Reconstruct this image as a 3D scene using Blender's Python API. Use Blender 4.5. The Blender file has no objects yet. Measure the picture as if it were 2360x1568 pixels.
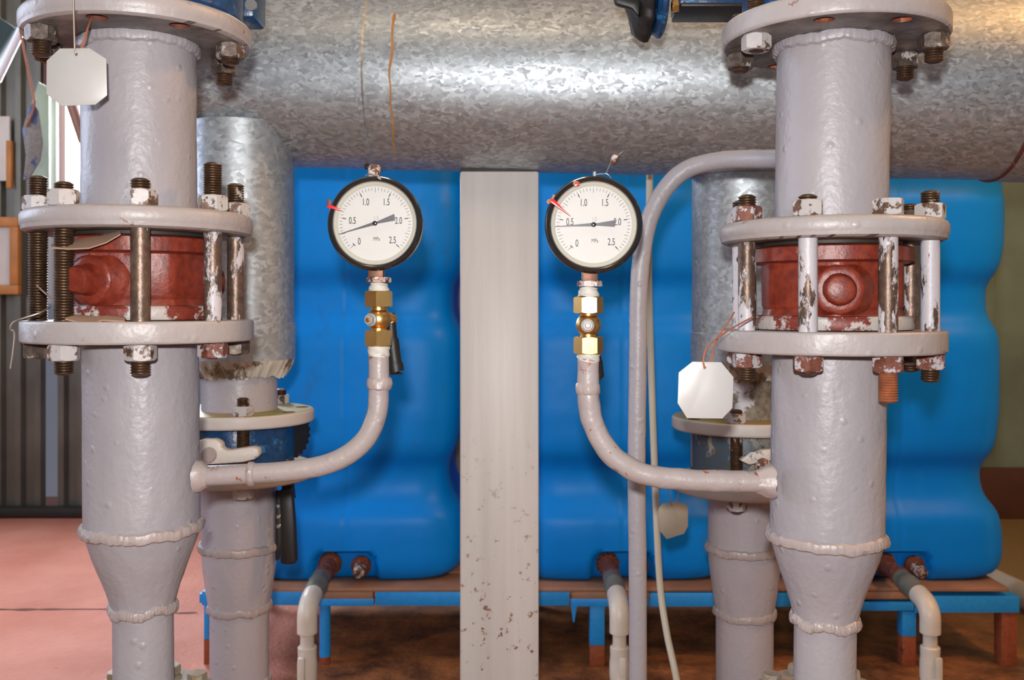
import bpy, bmesh, math, random
from mathutils import Vector, Matrix, noise
random.seed(7)
PI = math.pi
F = 2200.0          # focal length in pixels of a 2360 px wide frame
HZ = 705.0          # horizon row
EYE = 0.78          # camera height above the floor
C = bpy.context.scene.collection
FLOOR = 0.0

def P(px, py, d):
    return Vector(((px-1180.0)*d/F, d, EYE-(py-HZ)*d/F))
def Z(v): return EYE+v

# ------------------------------------------------------------------ materials
def new_mat(name):
    m = bpy.data.materials.new(name); m.use_nodes = True
    nt = m.node_tree; b = nt.nodes['Principled BSDF']
    return m, nt, b
def N(nt, t, **kw):
    n = nt.nodes.new(t)
    for k, v in kw.items(): setattr(n, k, v)
    return n
def coords(nt, scale=(1,1,1), rnd=True):
    tc = N(nt, 'ShaderNodeTexCoord'); mp = N(nt, 'ShaderNodeMapping')
    mp.inputs['Scale'].default_value = scale
    nt.links.new(tc.outputs['Object'], mp.inputs['Vector'])
    if rnd:
        oi = N(nt, 'ShaderNodeObjectInfo')
        mu = N(nt, 'ShaderNodeMath', operation='MULTIPLY'); mu.inputs[1].default_value = 17.3
        nt.links.new(oi.outputs['Random'], mu.inputs[0])
        nt.links.new(mu.outputs[0], mp.inputs['Location'])
    return mp.outputs['Vector']
def noise_n(nt, vec, scale, detail=4, rough=.55, dist=0):
    n = N(nt, 'ShaderNodeTexNoise'); n.inputs['Scale'].default_value = scale
    n.inputs['Detail'].default_value = detail; n.inputs['Roughness'].default_value = rough
    n.inputs['Distortion'].default_value = dist
    nt.links.new(vec, n.inputs['Vector']); return n.outputs['Fac']
def ramp(nt, fac, stops, interp='LINEAR'):
    r = N(nt, 'ShaderNodeValToRGB'); r.color_ramp.interpolation = interp
    e = r.color_ramp.elements
    while len(e) < len(stops): e.new(0.5)
    for i, (p, c) in enumerate(stops):
        e[i].position = p; e[i].color = (c[0], c[1], c[2], 1) if hasattr(c, '__len__') else (c, c, c, 1)
    nt.links.new(fac, r.inputs['Fac']); return r.outputs['Color']
def mix(nt, fac, a, b):
    m = N(nt, 'ShaderNodeMix', data_type='RGBA')
    if isinstance(fac, float): m.inputs[0].default_value = fac
    else: nt.links.new(fac, m.inputs[0])
    for s, v in ((6, a), (7, b)):
        if isinstance(v, tuple): m.inputs[s].default_value = (*v, 1)
        else: nt.links.new(v, m.inputs[s])
    return m.outputs[2]
def bump(nt, b, h, strength=.3, dist=.001, prev=None):
    n = N(nt, 'ShaderNodeBump'); n.inputs['Strength'].default_value = strength
    n.inputs['Distance'].default_value = dist
    nt.links.new(h, n.inputs['Height'])
    if prev: nt.links.new(prev, n.inputs['Normal'])
    nt.links.new(n.outputs[0], b.inputs['Normal']); return n.outputs[0]

def painted(name, c1, c2, rough=.42, spots=None, spot_amt=.0, bumpy=.6, spot_scale=40, drip=False):
    m, nt, b = new_mat(name); v = coords(nt)
    f = noise_n(nt, v, 9, 5)
    col = mix(nt, ramp(nt, f, [(.35, 0), (.65, 1)]), c1, c2)
    if spots:
        s = noise_n(nt, v, spot_scale, 6, .62)
        col = mix(nt, ramp(nt, s, [(1-spot_amt-.02, 0), (1-spot_amt+.02, 1)]), col, spots)
    nt.links.new(col, b.inputs['Base Color']); b.inputs['Roughness'].default_value = rough
    h1 = noise_n(nt, v, 170, 3, .5); h2 = noise_n(nt, coords(nt, (1,1,.45)), 34, 3, .6)
    p = bump(nt, b, h2, bumpy*.5, .002)
    p = bump(nt, b, h1, bumpy*.7, .0012, p)
    sp = N(nt, 'ShaderNodeTexVoronoi'); sp.inputs['Scale'].default_value = 45; nt.links.new(v, sp.inputs['Vector'])
    bump(nt, b, ramp(nt, sp.outputs['Distance'], [(.05, 1), (.18, 0)]), bumpy*.8, .0012, p)
    return m
def grime_shade_under(m, c=(.055,.044,.038)):  # downward faces darkened: grime plus the underside's shade mixed into the colour
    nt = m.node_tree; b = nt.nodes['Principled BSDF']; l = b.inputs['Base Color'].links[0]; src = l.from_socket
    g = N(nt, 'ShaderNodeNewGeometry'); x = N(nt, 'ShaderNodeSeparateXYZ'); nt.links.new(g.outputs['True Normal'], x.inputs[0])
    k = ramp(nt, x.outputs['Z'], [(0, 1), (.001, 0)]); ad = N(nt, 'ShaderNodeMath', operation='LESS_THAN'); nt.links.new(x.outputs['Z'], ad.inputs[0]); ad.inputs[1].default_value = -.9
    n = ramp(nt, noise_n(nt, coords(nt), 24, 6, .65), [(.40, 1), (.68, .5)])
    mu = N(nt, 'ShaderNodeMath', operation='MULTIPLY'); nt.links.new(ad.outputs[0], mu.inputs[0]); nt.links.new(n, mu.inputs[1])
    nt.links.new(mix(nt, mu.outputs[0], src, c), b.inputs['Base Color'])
def patchy(name, base1, base2, paint, amt=.5, scale=30, metal=.3, rough=.6, zs=.5):
    """bare or rusty metal with paint left on it in ragged patches"""
    m, nt, b = new_mat(name); v = coords(nt, (1, 1, zs)); v2 = coords(nt)
    base = mix(nt, ramp(nt, noise_n(nt, v2, 120, 5), [(.35, 0), (.65, 1)]), base1, base2)
    msk = ramp(nt, noise_n(nt, v, scale, 7, .68), [(1-amt-.015, 0), (1-amt+.015, 1)])
    nt.links.new(mix(nt, msk, base, paint), b.inputs['Base Color'])
    inv = ramp(nt, msk, [(0, metal), (1, 0)]); nt.links.new(inv, b.inputs['Metallic'])
    nt.links.new(ramp(nt, msk, [(0, rough), (1, .45)]), b.inputs['Roughness'])
    p = bump(nt, b, msk, .5, .0006)
    bump(nt, b, noise_n(nt, v2, 220, 4), .5, .0009, p)
    return m
def plain(name, c, rough=.5, metal=0, bumpy=0, bs=120, var=0, vs=30, coat=0):
    m, nt, b = new_mat(name); v = coords(nt)
    if var:
        k = tuple(x*(1-var) for x in c)
        nt.links.new(mix(nt, ramp(nt, noise_n(nt, v, vs, 5), [(.3, 0), (.7, 1)]), c, k), b.inputs['Base Color'])
    else: b.inputs['Base Color'].default_value = (*c, 1)
    b.inputs['Roughness'].default_value = rough; b.inputs['Metallic'].default_value = metal
    if coat: b.inputs['Coat Weight'].default_value = coat
    if bumpy: bump(nt, b, noise_n(nt, v, bs, 4), bumpy, .001)
    return m
def galvanised(name, lo=.27, hi=.58, rough=.44, sc=150, tint=(.95,1,1.03)):
    m, nt, b = new_mat(name); v = coords(nt, (1, 1.6, 1.6), False)
    w = N(nt, 'ShaderNodeTexNoise'); w.inputs['Scale'].default_value = 60; nt.links.new(v, w.inputs['Vector'])
    add = N(nt, 'ShaderNodeVectorMath', operation='MULTIPLY_ADD'); add.inputs[1].default_value = (.022,)*3
    nt.links.new(w.outputs['Color'], add.inputs[0]); nt.links.new(v, add.inputs[2])
    vo = N(nt, 'ShaderNodeTexVoronoi'); vo.inputs['Scale'].default_value = sc; nt.links.new(add.outputs[0], vo.inputs['Vector'])
    sep = N(nt, 'ShaderNodeSeparateColor'); nt.links.new(vo.outputs['Color'], sep.inputs[0])
    big = noise_n(nt, v, 7, 4)
    r1 = ramp(nt, sep.outputs[0], [(0, lo), (.6, (lo+hi)/2), (1, hi)])
    col = mix(nt, ramp(nt, big, [(.3, 0), (.7, .55)]), r1, ((lo+hi)/2*tint[0], (lo+hi)/2*tint[1], (lo+hi)/2*tint[2]))
    tn = N(nt, 'ShaderNodeMix', data_type='RGBA', blend_type='MULTIPLY'); tn.inputs[0].default_value = 1
    nt.links.new(col, tn.inputs[6]); tn.inputs[7].default_value = (.93, 1, 1.05, 1)
    nt.links.new(tn.outputs[2], b.inputs['Base Color']); b.inputs['Metallic'].default_value = .72
    nt.links.new(ramp(nt, sep.outputs[1], [(0, rough-.06), (1, rough+.14)]), b.inputs['Roughness'])
    # each zinc crystal tips the normal a little
    nm = N(nt, 'ShaderNodeBump'); nm.inputs['Strength'].default_value = .13; nm.inputs['Distance'].default_value = .0008
    nt.links.new(sep.outputs[2], nm.inputs['Height'])
    n2 = N(nt, 'ShaderNodeBump'); n2.inputs['Strength'].default_value = .25; n2.inputs['Distance'].default_value = .006
    nt.links.new(noise_n(nt, v, 6, 2), n2.inputs['Height']); nt.links.new(nm.outputs[0], n2.inputs['Normal'])
    nt.links.new(n2.outputs[0], b.inputs['Normal'])
    return m

M = {}
M['grey'] = painted('grey_pipe_paint', (.31,.288,.302), (.275,.26,.282), .43, (.24,.17,.15), .245, .75, 60)
M['grey2'] = painted('grey_rear_pipe_paint', (.37,.335,.35), (.335,.31,.335), .38, (.28,.20,.17), .25, .75, 60)
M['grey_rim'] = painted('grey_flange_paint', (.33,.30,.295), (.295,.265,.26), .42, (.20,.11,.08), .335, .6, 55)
grime_shade_under(M['grey_rim'])
M['weld'] = painted('grey_weld_paint', (.36,.30,.28), (.32,.27,.265), .4, (.27,.15,.11), .25, .8, 70)
M['tube'] = painted('siphon_paint', (.345,.295,.285), (.325,.28,.275), .36, (.26,.085,.04), .36, .6, 70)
M['rustyflange'] = painted('dusty_flange', (.24,.19,.15), (.20,.17,.11), .6, (.18,.12,.06), .4, .7, 50)
M['nut'] = patchy('nut_chipped_paint', (.10,.055,.035), (.20,.12,.08), (.40,.375,.37), .56, 60, .4, .55, 1)
M['nutr'] = patchy('nut_rust_chipped', (.11,.032,.02), (.19,.065,.04), (.38,.355,.37), .47, 70, .2, .65, 1)
M['nutd'] = patchy('nut_dark_steel', (.06,.045,.035), (.16,.12,.10), (.33,.30,.29), .40, 50, .5, .5, 1)
M['rod'] = patchy('rod_brown_steel', (.09,.06,.045), (.17,.11,.08), (.42,.395,.42), .42, 34, .55, .42, .45)
M['rodw'] = patchy('rod_white_paint', (.07,.045,.035), (.13,.08,.055), (.42,.395,.42), .50, 30, .5, .42, .45)
M['thread'] = patchy('thread_brown_steel', (.07,.042,.026), (.13,.075,.042), (.42,.38,.35), .36, 40, .7, .42, .5)
M['thread_or'] = patchy('thread_orange_rust', (.33,.10,.035), (.22,.07,.03), (.42,.20,.14), .34, 60, .1, .8, 1)
M['red'] = patchy('red_cast_paint', (.20,.028,.011), (.12,.015,.008), (.25,.065,.035), .34, 22, 0, .42, 1)
M['redend'] = patchy('red_cast_worn', (.17,.022,.012), (.12,.016,.009), (.38,.34,.32), .50, 26, 0, .5, .9)
M['galv'] = galvanised('galvanised_spangle')
M['galv2'] = galvanised('galvanised_jacket', .34, .56, .44, 120)
M['galvdirty'] = patchy('galvanised_dirty', (.30,.26,.20), (.15,.12,.08), (.50,.47,.41), .52, 26, .5, .5, .4)
M['brass'] = plain('brass', (.78,.50,.18), .34, 1, .02, 60, .25, 25)
M['steel'] = plain('zinc_steel', (.42,.41,.40), .42, 1)
M['washer'] = plain('dull_zinc', (.30,.295,.29), .55, .2)
M['black'] = plain('black_enamel', (.012,.011,.011), .22, 0, .1, 60, coat=.4)
M['blackp'] = plain('black_plastic', (.008,.0075,.0075), .5, 0, .25, 90)
M['dial'] = plain('dial_white', (.56,.55,.52), .5)
M['dialrim'] = plain('dial_ring_cream', (.47,.455,.39), .5)
M['ink'] = plain('dial_ink', (.02,.02,.022), .5)
M['inkgrey'] = plain('dial_ink_grey', (.30,.29,.28), .5)
M['needle'] = plain('needle_dark', (.035,.035,.045), .4)
M['redmark'] = plain('red_marker', (.62,.02,.02), .3, coat=.5)
M['copper'] = plain('worn_copper', (.17,.075,.045), .5, .6, .3, 90, .4, 60)
M['copperdark'] = patchy('stem_hex', (.16,.08,.06), (.10,.06,.05), (.50,.42,.38), .50, 90, .5, .45, 1)
M['tape'] = plain('ptfe_tape', (.52,.50,.45), .55, 0, .5, 160)
M['tag'] = plain('aluminium_tag', (.47,.46,.45), .42, .15, .12, 30, .12, 18)
M['tagd'] = plain('dull_tag', (.36,.33,.27), .55, .3, .2, 40, .25, 18)
M['wire'] = plain('steel_wire', (.30,.25,.22), .4, .8)
M['wirer'] = plain('rusty_wire', (.36,.12,.06), .6, .3)
M['card'] = plain('gasket_cardboard', (.34,.21,.14), .75, 0, .3, 80, .2, 20)
M['cardd'] = plain('gasket_cardboard_edge', (.10,.07,.05), .8)
M['blueenamel'] = patchy('blue_valve_enamel', (.008,.055,.16), (.006,.035,.10), (.02,.13,.30), .40, 20, 0, .3, 1)
M['bluegrimy'] = patchy('blue_grimy_valve', (.03,.07,.12), (.06,.055,.045), (.22,.20,.16), .45, 14, .1, .45, .6)
M['lug'] = patchy('lug_white_paint', (.08,.20,.30), (.25,.16,.08), (.56,.53,.49), .62, 30, 0, .45, 1)
M['pvc'] = plain('cream_pvc', (.74,.65,.54), .4, 0, .2, 60, .25, 14)
M['pvcdirty'] = plain('grey_coupling', (.22,.21,.16), .55, .2, .3, 90, .5, 30)
M['rust'] = patchy('rusted_iron', (.14,.035,.018), (.075,.02,.012), (.24,.07,.03), .42, 60, .1, .75, 1)
M['hose'] = plain('cream_hose', (.60,.54,.42), .45, 0, .1, 60, .15, 10)
M['bluesteel'] = patchy('blue_painted_steel', (.010,.25,.66), (.012,.29,.74), (.10,.05,.03), .27, 18, 0, .5, 1)
M['rustleg'] = patchy('primer_red_steel', (.22,.045,.015), (.30,.07,.02), (.10,.04,.02), .35, 14, 0, .7, 1)
M['dark'] = plain('dark_steel_and_shade', (.03,.026,.022), .6, .3)
M['green'] = plain('pale_green_paint', (.34,.42,.30), .5, 0, .2, 30, .25, 8)
M['gold'] = plain('orange_wood_frame', (.50,.19,.04), .5, 0, .2, 40, .3, 20)
M['paper'] = plain('paper', (.62,.57,.54), .7, 0, .1, 30, .1, 12)
M['teal'] = plain('teal_grey_sheet', (.03,.06,.065), .5, 0, .2, 20, .3, 8)
M['pole'] = plain('pole_grey', (.30,.31,.30), .5)
M['white'] = plain('white_enamel', (.80,.82,.84), .35)
M['brownframe'] = plain('red_brown_frame', (.12,.04,.028), .55, 0, .2, 30, .3, 10)
M['rag'] = patchy('blue_stained_rag', (.17,.16,.15), (.24,.22,.20), (.05,.08,.18), .47, 22, 0, .9, .6)

# tank plastic: blue, rotomoulded, chalky streaks down it
m, nt, b = new_mat('blue_tank_plastic'); v = coords(nt)
f = noise_n(nt, v, 3.2, 4); col = mix(nt, ramp(nt, f, [(.3, 0), (.7, 1)]), (.0,.205,.70), (.0,.24,.78))
st = noise_n(nt, coords(nt, (24, 24, .9)), 1.0, 5, .6)
col = mix(nt, ramp(nt, st, [(.60, 0), (.80, .22)]), col, (.03,.33,.80))
gr = noise_n(nt, coords(nt, (1,1,.5)), 11, 6, .7)
col = mix(nt, ramp(nt, gr, [(.58, 0), (.72, .42)]), col, (.03,.11,.22))
nt.links.new(col, b.inputs['Base Color']); b.inputs['Roughness'].default_value = .42; b.inputs['Specular IOR Level'].default_value = .2
bump(nt, b, noise_n(nt, v, 9, 2), .35, .01)
M['tank'] = m
# streaked post
m, nt, b = new_mat('post_streaked_paint'); v = coords(nt); vs = coords(nt, (26, 26, 1.1))
col = mix(nt, ramp(nt, noise_n(nt, vs, 1.6, 6, .65), [(.35, 0), (.7, 1)]), (.58,.56,.545), (.50,.48,.455))
sp = ramp(nt, noise_n(nt, v, 75, 6, .7), [(.61, 0), (.635, 1)])
tc = N(nt, 'ShaderNodeTexCoord'); sx = N(nt, 'ShaderNodeSeparateXYZ'); nt.links.new(tc.outputs['Object'], sx.inputs[0])
lowr = N(nt, 'ShaderNodeMapRange'); nt.links.new(sx.outputs['Z'], lowr.inputs['Value'])
lowr.inputs['From Min'].default_value = .62; lowr.inputs['From Max'].default_value = .30
mu = N(nt, 'ShaderNodeMath', operation='MULTIPLY'); nt.links.new(sp, mu.inputs[0]); nt.links.new(lowr.outputs[0], mu.inputs[1])
col = mix(nt, mu.outputs[0], col, (.20,.075,.03))
nt.links.new(col, b.inputs['Base Color']); b.inputs['Roughness'].default_value = .45
bump(nt, b, noise_n(nt, vs, 2.5, 5), .35, .0015)
M['post'] = m
# floor
m, nt, b = new_mat('floor_worn_red_paint'); v = coords(nt, rnd=False)
tc = N(nt, 'ShaderNodeTexCoord'); sx = N(nt, 'ShaderNodeSeparateXYZ'); nt.links.new(tc.outputs['Object'], sx.inputs[0])
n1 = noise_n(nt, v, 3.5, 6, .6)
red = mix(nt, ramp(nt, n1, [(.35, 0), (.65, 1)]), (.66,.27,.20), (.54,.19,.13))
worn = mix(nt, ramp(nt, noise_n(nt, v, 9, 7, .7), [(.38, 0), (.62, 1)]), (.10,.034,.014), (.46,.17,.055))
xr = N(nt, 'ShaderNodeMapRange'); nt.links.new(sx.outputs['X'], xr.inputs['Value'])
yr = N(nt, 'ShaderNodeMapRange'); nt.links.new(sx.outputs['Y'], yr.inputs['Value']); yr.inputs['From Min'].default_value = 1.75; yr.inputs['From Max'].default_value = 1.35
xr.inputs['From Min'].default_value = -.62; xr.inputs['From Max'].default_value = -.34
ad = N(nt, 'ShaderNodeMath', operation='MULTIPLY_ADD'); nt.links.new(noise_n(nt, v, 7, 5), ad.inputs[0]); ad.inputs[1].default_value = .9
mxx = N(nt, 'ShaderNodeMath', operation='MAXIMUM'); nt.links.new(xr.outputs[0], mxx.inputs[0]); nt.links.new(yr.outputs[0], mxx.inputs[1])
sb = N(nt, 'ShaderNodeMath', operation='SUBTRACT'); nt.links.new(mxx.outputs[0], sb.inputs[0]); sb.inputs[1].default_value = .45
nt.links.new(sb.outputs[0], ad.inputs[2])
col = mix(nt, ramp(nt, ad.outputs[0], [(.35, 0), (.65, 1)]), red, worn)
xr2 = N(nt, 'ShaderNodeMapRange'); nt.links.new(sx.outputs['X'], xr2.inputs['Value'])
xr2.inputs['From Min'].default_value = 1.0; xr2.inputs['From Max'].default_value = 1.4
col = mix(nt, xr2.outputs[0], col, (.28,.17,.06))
chip = ramp(nt, noise_n(nt, coords(nt, (1, 2.2, 1), False), 16, 4, .6), [(.685, 0), (.71, 1)])
col = mix(nt, chip, col, (.20,.06,.03))
nt.links.new(col, b.inputs['Base Color']); b.inputs['Roughness'].default_value = .42
p = bump(nt, b, noise_n(nt, v, 55, 6, .7), 1, .008)
bump(nt, b, chip, -.4, .002, p)
M['floor'] = m
M['wallg'] = plain('corrugated_grey_olive', (.17,.16,.13), .42, .5, .3, 12, .35, 5)
M['wallgreen'] = plain('wall_green_paint', (.22,.28,.19), .6, 0, .3, 12, .35, 4)
M['wallplain'] = plain('wall_plaster', (.42,.40,.36), .8, 0, .2, 12, .2, 4)
M['skirt'] = plain('brown_skirting', (.11,.035,.015), .6, 0, .2, 20, .3, 10)
M['wood'] = plain('board_pine', (.40,.20,.115), .6, 0, .4, 40, .45, 9)
m, nt, b = new_mat('daylight_pane'); b.inputs['Emission Color'].default_value = (.95, .97, 1, 1); b.inputs['Emission Strength'].default_value = 4.0
M['pane'] = m
m, nt, b = new_mat('gauge_glass')
out = nt.nodes['Material Output']; tr = N(nt, 'ShaderNodeBsdfTransparent'); gl = N(nt, 'ShaderNodeBsdfGlossy'); gl.inputs['Roughness'].default_value = .03
mx = N(nt, 'ShaderNodeMixShader'); mx.inputs[0].default_value = .04; nt.links.new(tr.outputs[0], mx.inputs[1]); nt.links.new(gl.outputs[0], mx.inputs[2])
nt.links.new(mx.outputs[0], out.inputs['Surface'])
M['glass'] = m

# ------------------------------------------------------------------ mesh helpers
def frame(o, axis=(0,0,1), xdir=None):
    z = Vector(axis).normalized()
    x = Vector(xdir) if xdir else (Vector((1,0,0)) if abs(z.x) < .9 else Vector((0,1,0)))
    x = (x - z*x.dot(z)).normalized(); y = z.cross(x)
    m = Matrix((x, y, z)).transposed().to_4x4(); m.translation = Vector(o); return m
def lathe(bm, prof, M4=None, segs=64, jit=None, cap=True):
    """revolve (r, z) points; jit(theta, i) -> (dr, dz)"""
    M4 = M4 or Matrix(); rings = []
    for i, (r, z) in enumerate(prof):
        ring = []
        for k in range(segs):
            t = 2*PI*k/segs; dr, dz = jit(t, i) if jit else (0, 0)
            ring.append(bm.verts.new(M4 @ Vector(((r+dr)*math.cos(t), (r+dr)*math.sin(t), z+dz))))
        rings.append(ring)
    for a, c in zip(rings, rings[1:]):
        for k in range(segs):
            k2 = (k+1) % segs
            bm.faces.new((a[k], a[k2], c[k2], c[k]))
    if cap:
        bm.faces.new(rings[0][::-1]); bm.faces.new(rings[-1])
    return rings
def ringlathe(bm, prof, M4=None, segs=64, jit=None):
    """closed profile (torus like)"""
    M4 = M4 or Matrix(); rings = []
    for i, (r, z) in enumerate(prof):
        ring = []
        for k in range(segs):
            t = 2*PI*k/segs; dr, dz = jit(t, i) if jit else (0, 0)
            ring.append(bm.verts.new(M4 @ Vector(((r+dr)*math.cos(t), (r+dr)*math.sin(t), z+dz))))
        rings.append(ring)
    n = len(rings)
    for i in range(n):
        a, c = rings[i], rings[(i+1) % n]
        for k in range(segs):
            k2 = (k+1) % segs
            bm.faces.new((a[k], a[k2], c[k2], c[k]))
def catmull(pts, n=8):
    pts = [Vector(p) for p in pts]
    if len(pts) < 3: return pts
    q = [pts[0]*2-pts[1]] + pts + [pts[-1]*2-pts[-2]]; out = []
    for i in range(1, len(q)-2):
        p0, p1, p2, p3 = q[i-1:i+3]
        for k in range(n):
            t = k/n
            out.append(.5*((2*p1)+(p2-p0)*t+(2*p0-5*p1+4*p2-p3)*t*t+(3*p1-p0-3*p2+p3)*t**3))
    out.append(pts[-1]); return out
def tube(bm, pts, r, segs=20, n=8, smooth=True, jit=0):
    pts = catmull(pts, n) if smooth else [Vector(p) for p in pts]
    rs = r if hasattr(r, '__len__') else None
    T = (pts[1]-pts[0]).normalized(); up = Vector((0,0,1)) if abs(T.z) < .9 else Vector((0,1,0))
    u = (up-T*up.dot(T)).normalized(); rings = []
    for i, p in enumerate(pts):
        t = (pts[min(i+1, len(pts)-1)]-pts[max(i-1, 0)]).normalized()
        u = (u-t*u.dot(t)).normalized(); w = t.cross(u)
        rr = r if rs is None else rs[min(len(rs)-1, int(round(i/(len(pts)-1)*(len(rs)-1))))]
        ring = []
        for k in range(segs):
            a = 2*PI*k/segs; q = p+(u*math.cos(a)+w*math.sin(a))*rr
            if jit: q += (q-p).normalized()*jit*noise.noise(q*70)
            ring.append(bm.verts.new(q))
        rings.append(ring)
    for a, c in zip(rings, rings[1:]):
        for k in range(segs):
            k2 = (k+1) % segs; bm.faces.new((a[k], a[k2], c[k2], c[k]))
    bm.faces.new(rings[0][::-1]); bm.faces.new(rings[-1])
def box(bm, c, s, M4=None, bev=0):
    M4 = M4 or Matrix(); t = bmesh.new(); bmesh.ops.create_cube(t, size=1)
    for v in t.verts: v.co = Vector((v.co.x*s[0], v.co.y*s[1], v.co.z*s[2]))
    if bev: bmesh.ops.bevel(t, geom=list(t.edges), offset=bev, segments=2, affect='EDGES', profile=.5)
    bmesh.ops.translate(t, verts=t.verts, vec=Vector(c)); bmesh.ops.transform(t, matrix=M4, verts=t.verts)
    merge(bm, t)
def merge(bm, t):
    me = bpy.data.meshes.new('tmp'); t.to_mesh(me); t.free(); bm.from_mesh(me); bpy.data.meshes.remove(me)
def prism(bm, poly, thick, M4, bev=0):
    """polygon (x, y) in the frame's XY, extruded along its z"""
    t = bmesh.new()
    lo = [t.verts.new(Vector((x, y, 0))) for x, y in poly]; hi = [t.verts.new(Vector((x, y, thick))) for x, y in poly]
    t.faces.new(lo[::-1]); t.faces.new(hi); n = len(poly)
    for k in range(n): t.faces.new((lo[k], lo[(k+1) % n], hi[(k+1) % n], hi[k]))
    bmesh.ops.recalc_face_normals(t, faces=t.faces)
    if bev: bmesh.ops.bevel(t, geom=list(t.edges), offset=bev, segments=2, affect='EDGES', profile=.5)
    bmesh.ops.transform(t, matrix=M4, verts=t.verts); merge(bm, t)
def hexnut(bm, ap, h, M4, cham=.0018, rot=0):
    """hexagonal nut with chamfered corners, standing on z = 0"""
    cr = ap/math.cos(PI/6); rings = []
    for z, lvl in ((0, 0), (cham, 1), (h-cham, 1), (h, 0)):
        ring = []
        for k in range(24):
            t = rot+2*PI*k/24; a = (2*PI*k/24) % (PI/3)-PI/6
            rh = ap/math.cos(a)
            zz = z
            if lvl: r = rh; e = (rh-ap)/(cr-ap); zz = z + (cham*.8*(1-e))*(-1 if z < h/2 else 1)
            else: r = min(rh, ap*1.0)
            ring.append(bm.verts.new(M4 @ Vector((r*math.cos(t), r*math.sin(t), zz))))
        rings.append(ring)
    for a, c in zip(rings, rings[1:]):
        for k in range(24): bm.faces.new((a[k], a[(k+1) % 24], c[(k+1) % 24], c[k]))
    bm.faces.new(rings[0][::-1]); bm.faces.new(rings[-1])
def thread_prof(r, z0, z1, pitch=.0021, dep=.0011):
    n = max(2, int(round((z1-z0)/pitch))); p = []
    for i in range(n):
        z = z0+(z1-z0)*i/n; q = (z1-z0)/n
        p += [(r-dep, z), (r, z+q*.42), (r, z+q*.58)]
    p.append((r-dep, z1)); return p
def finish(bm, name, mat, origin=(0,0,0), sharp=38):
    bmesh.ops.recalc_face_normals(bm, faces=bm.faces)
    if origin: bmesh.ops.translate(bm, verts=bm.verts, vec=-Vector(origin))
    me = bpy.data.meshes.new(name); bm.to_mesh(me); bm.free()
    for p in me.polygons: p.use_smooth = True
    me.set_sharp_from_angle(angle=math.radians(sharp))
    me.materials.append(M[mat] if isinstance(mat, str) else mat)
    return me
def tag(o, label, cat, group=None):
    o['label'] = label; o['category'] = cat
    if group: o['group'] = group
    return o
def thing(name, loc, label, cat, group=None):
    o = bpy.data.objects.new(name, None); C.objects.link(o); o.location = loc; o.empty_display_size = .02
    return tag(o, label, cat, group)
def part(name, bm, mat, parent, label=None, sharp=38, origin=None):
    """mesh given in world space; parent chain holds translations only"""
    org = Vector((0,0,0)); q = parent
    while q: org += Vector(q.location); q = q.parent
    if name in ('nut', 'upper_hex', 'lower_hex', 'stem_hex', 'nut_body', 'stem_nut', 'cover_bolt'): sharp = 8
    me = finish(bm, name, mat, org, sharp)
    o = bpy.data.objects.new(name, me); C.objects.link(o); o.parent = parent
    if label: o['label'] = label
    return o
def single(name, bm, mat, loc, label, cat, group=None, sharp=38):
    o = bpy.data.objects.new(name, finish(bm, name, mat, loc, sharp)); o.location = loc; C.objects.link(o)
    return tag(o, label, cat, group)
def struct(name, bm, mat, parent=None, sharp=38):
    o = bpy.data.objects.new(name, finish(bm, name, mat, (0,0,0), sharp)); C.objects.link(o)
    if parent: o.parent = parent
    else: o['kind'] = 'structure'
    return o
def cut(bm, cutter):
    """boolean difference, returns a new bmesh"""
    a = bpy.data.meshes.new('a'); bmesh.ops.recalc_face_normals(bm, faces=bm.faces); bm.to_mesh(a); bm.free()
    c = bpy.data.meshes.new('c'); bmesh.ops.recalc_face_normals(cutter, faces=cutter.faces); cutter.to_mesh(c); cutter.free()
    oa = bpy.data.objects.new('a', a); oc = bpy.data.objects.new('c', c); C.objects.link(oa); C.objects.link(oc)
    md = oa.modifiers.new('b', 'BOOLEAN'); md.operation = 'DIFFERENCE'; md.object = oc; md.solver = 'EXACT'
    bpy.context.view_layer.update(); dg = bpy.context.evaluated_depsgraph_get()
    r = bpy.data.meshes.new_from_object(oa.evaluated_get(dg)); out = bmesh.new(); out.from_mesh(r)
    for o in (oa, oc): bpy.data.objects.remove(o)
    for q in (a, c, r): bpy.data.meshes.remove(q)
    return out
def disc_prof(R, t, bev=.003, top_lip=0):
    """solid disc from z=0 to z=t with rounded rims"""
    n = 4; p = [(R-bev-.02, 0)]
    for i in range(n+1):
        a = PI/2*i/n; p.append((R-bev+bev*math.sin(a), bev-bev*math.cos(a)))
    for i in range(n+1):
        a = PI/2*i/n; p.append((R-bev+bev*math.cos(a), t-bev+bev*math.sin(a)))
    p.append((R-bev-.02, t)); return p
def lumpy(seed, amp, freq=9, amp2=0):
    def f(t, i):
        n = noise.noise(Vector((math.cos(t)*freq, math.sin(t)*freq, seed+i*.15)))
        m = noise.noise(Vector((math.cos(t)*freq*3, math.sin(t)*freq*3, seed+5+i*.4)))
        return amp*n+amp*.5*m, amp2*noise.noise(Vector((math.cos(t)*2, math.sin(t)*2, seed+9)))
    return f
def weld(bm, R, z, M4, w=.0042, h=.0032, seed=0, segs=220, tilt=0):
    prof = []
    for i in range(8):
        a = 2*PI*i/8; prof.append((R+h*math.cos(a)*1.0, z+w*math.sin(a)))
    j = lumpy(seed, .0006, 9, .0045)
    def jj(t, i):
        dr, dz = j(t, i)
        rip = .00022*math.sin(t*70+3*math.sin(t*5))
        return dr+rip, dz+.0004*math.sin(t*23+seed)+.0007*noise.noise(Vector((math.cos(t)*16, math.sin(t)*16, seed)))
    ringlathe(bm, prof, M4, segs, jj)

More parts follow.
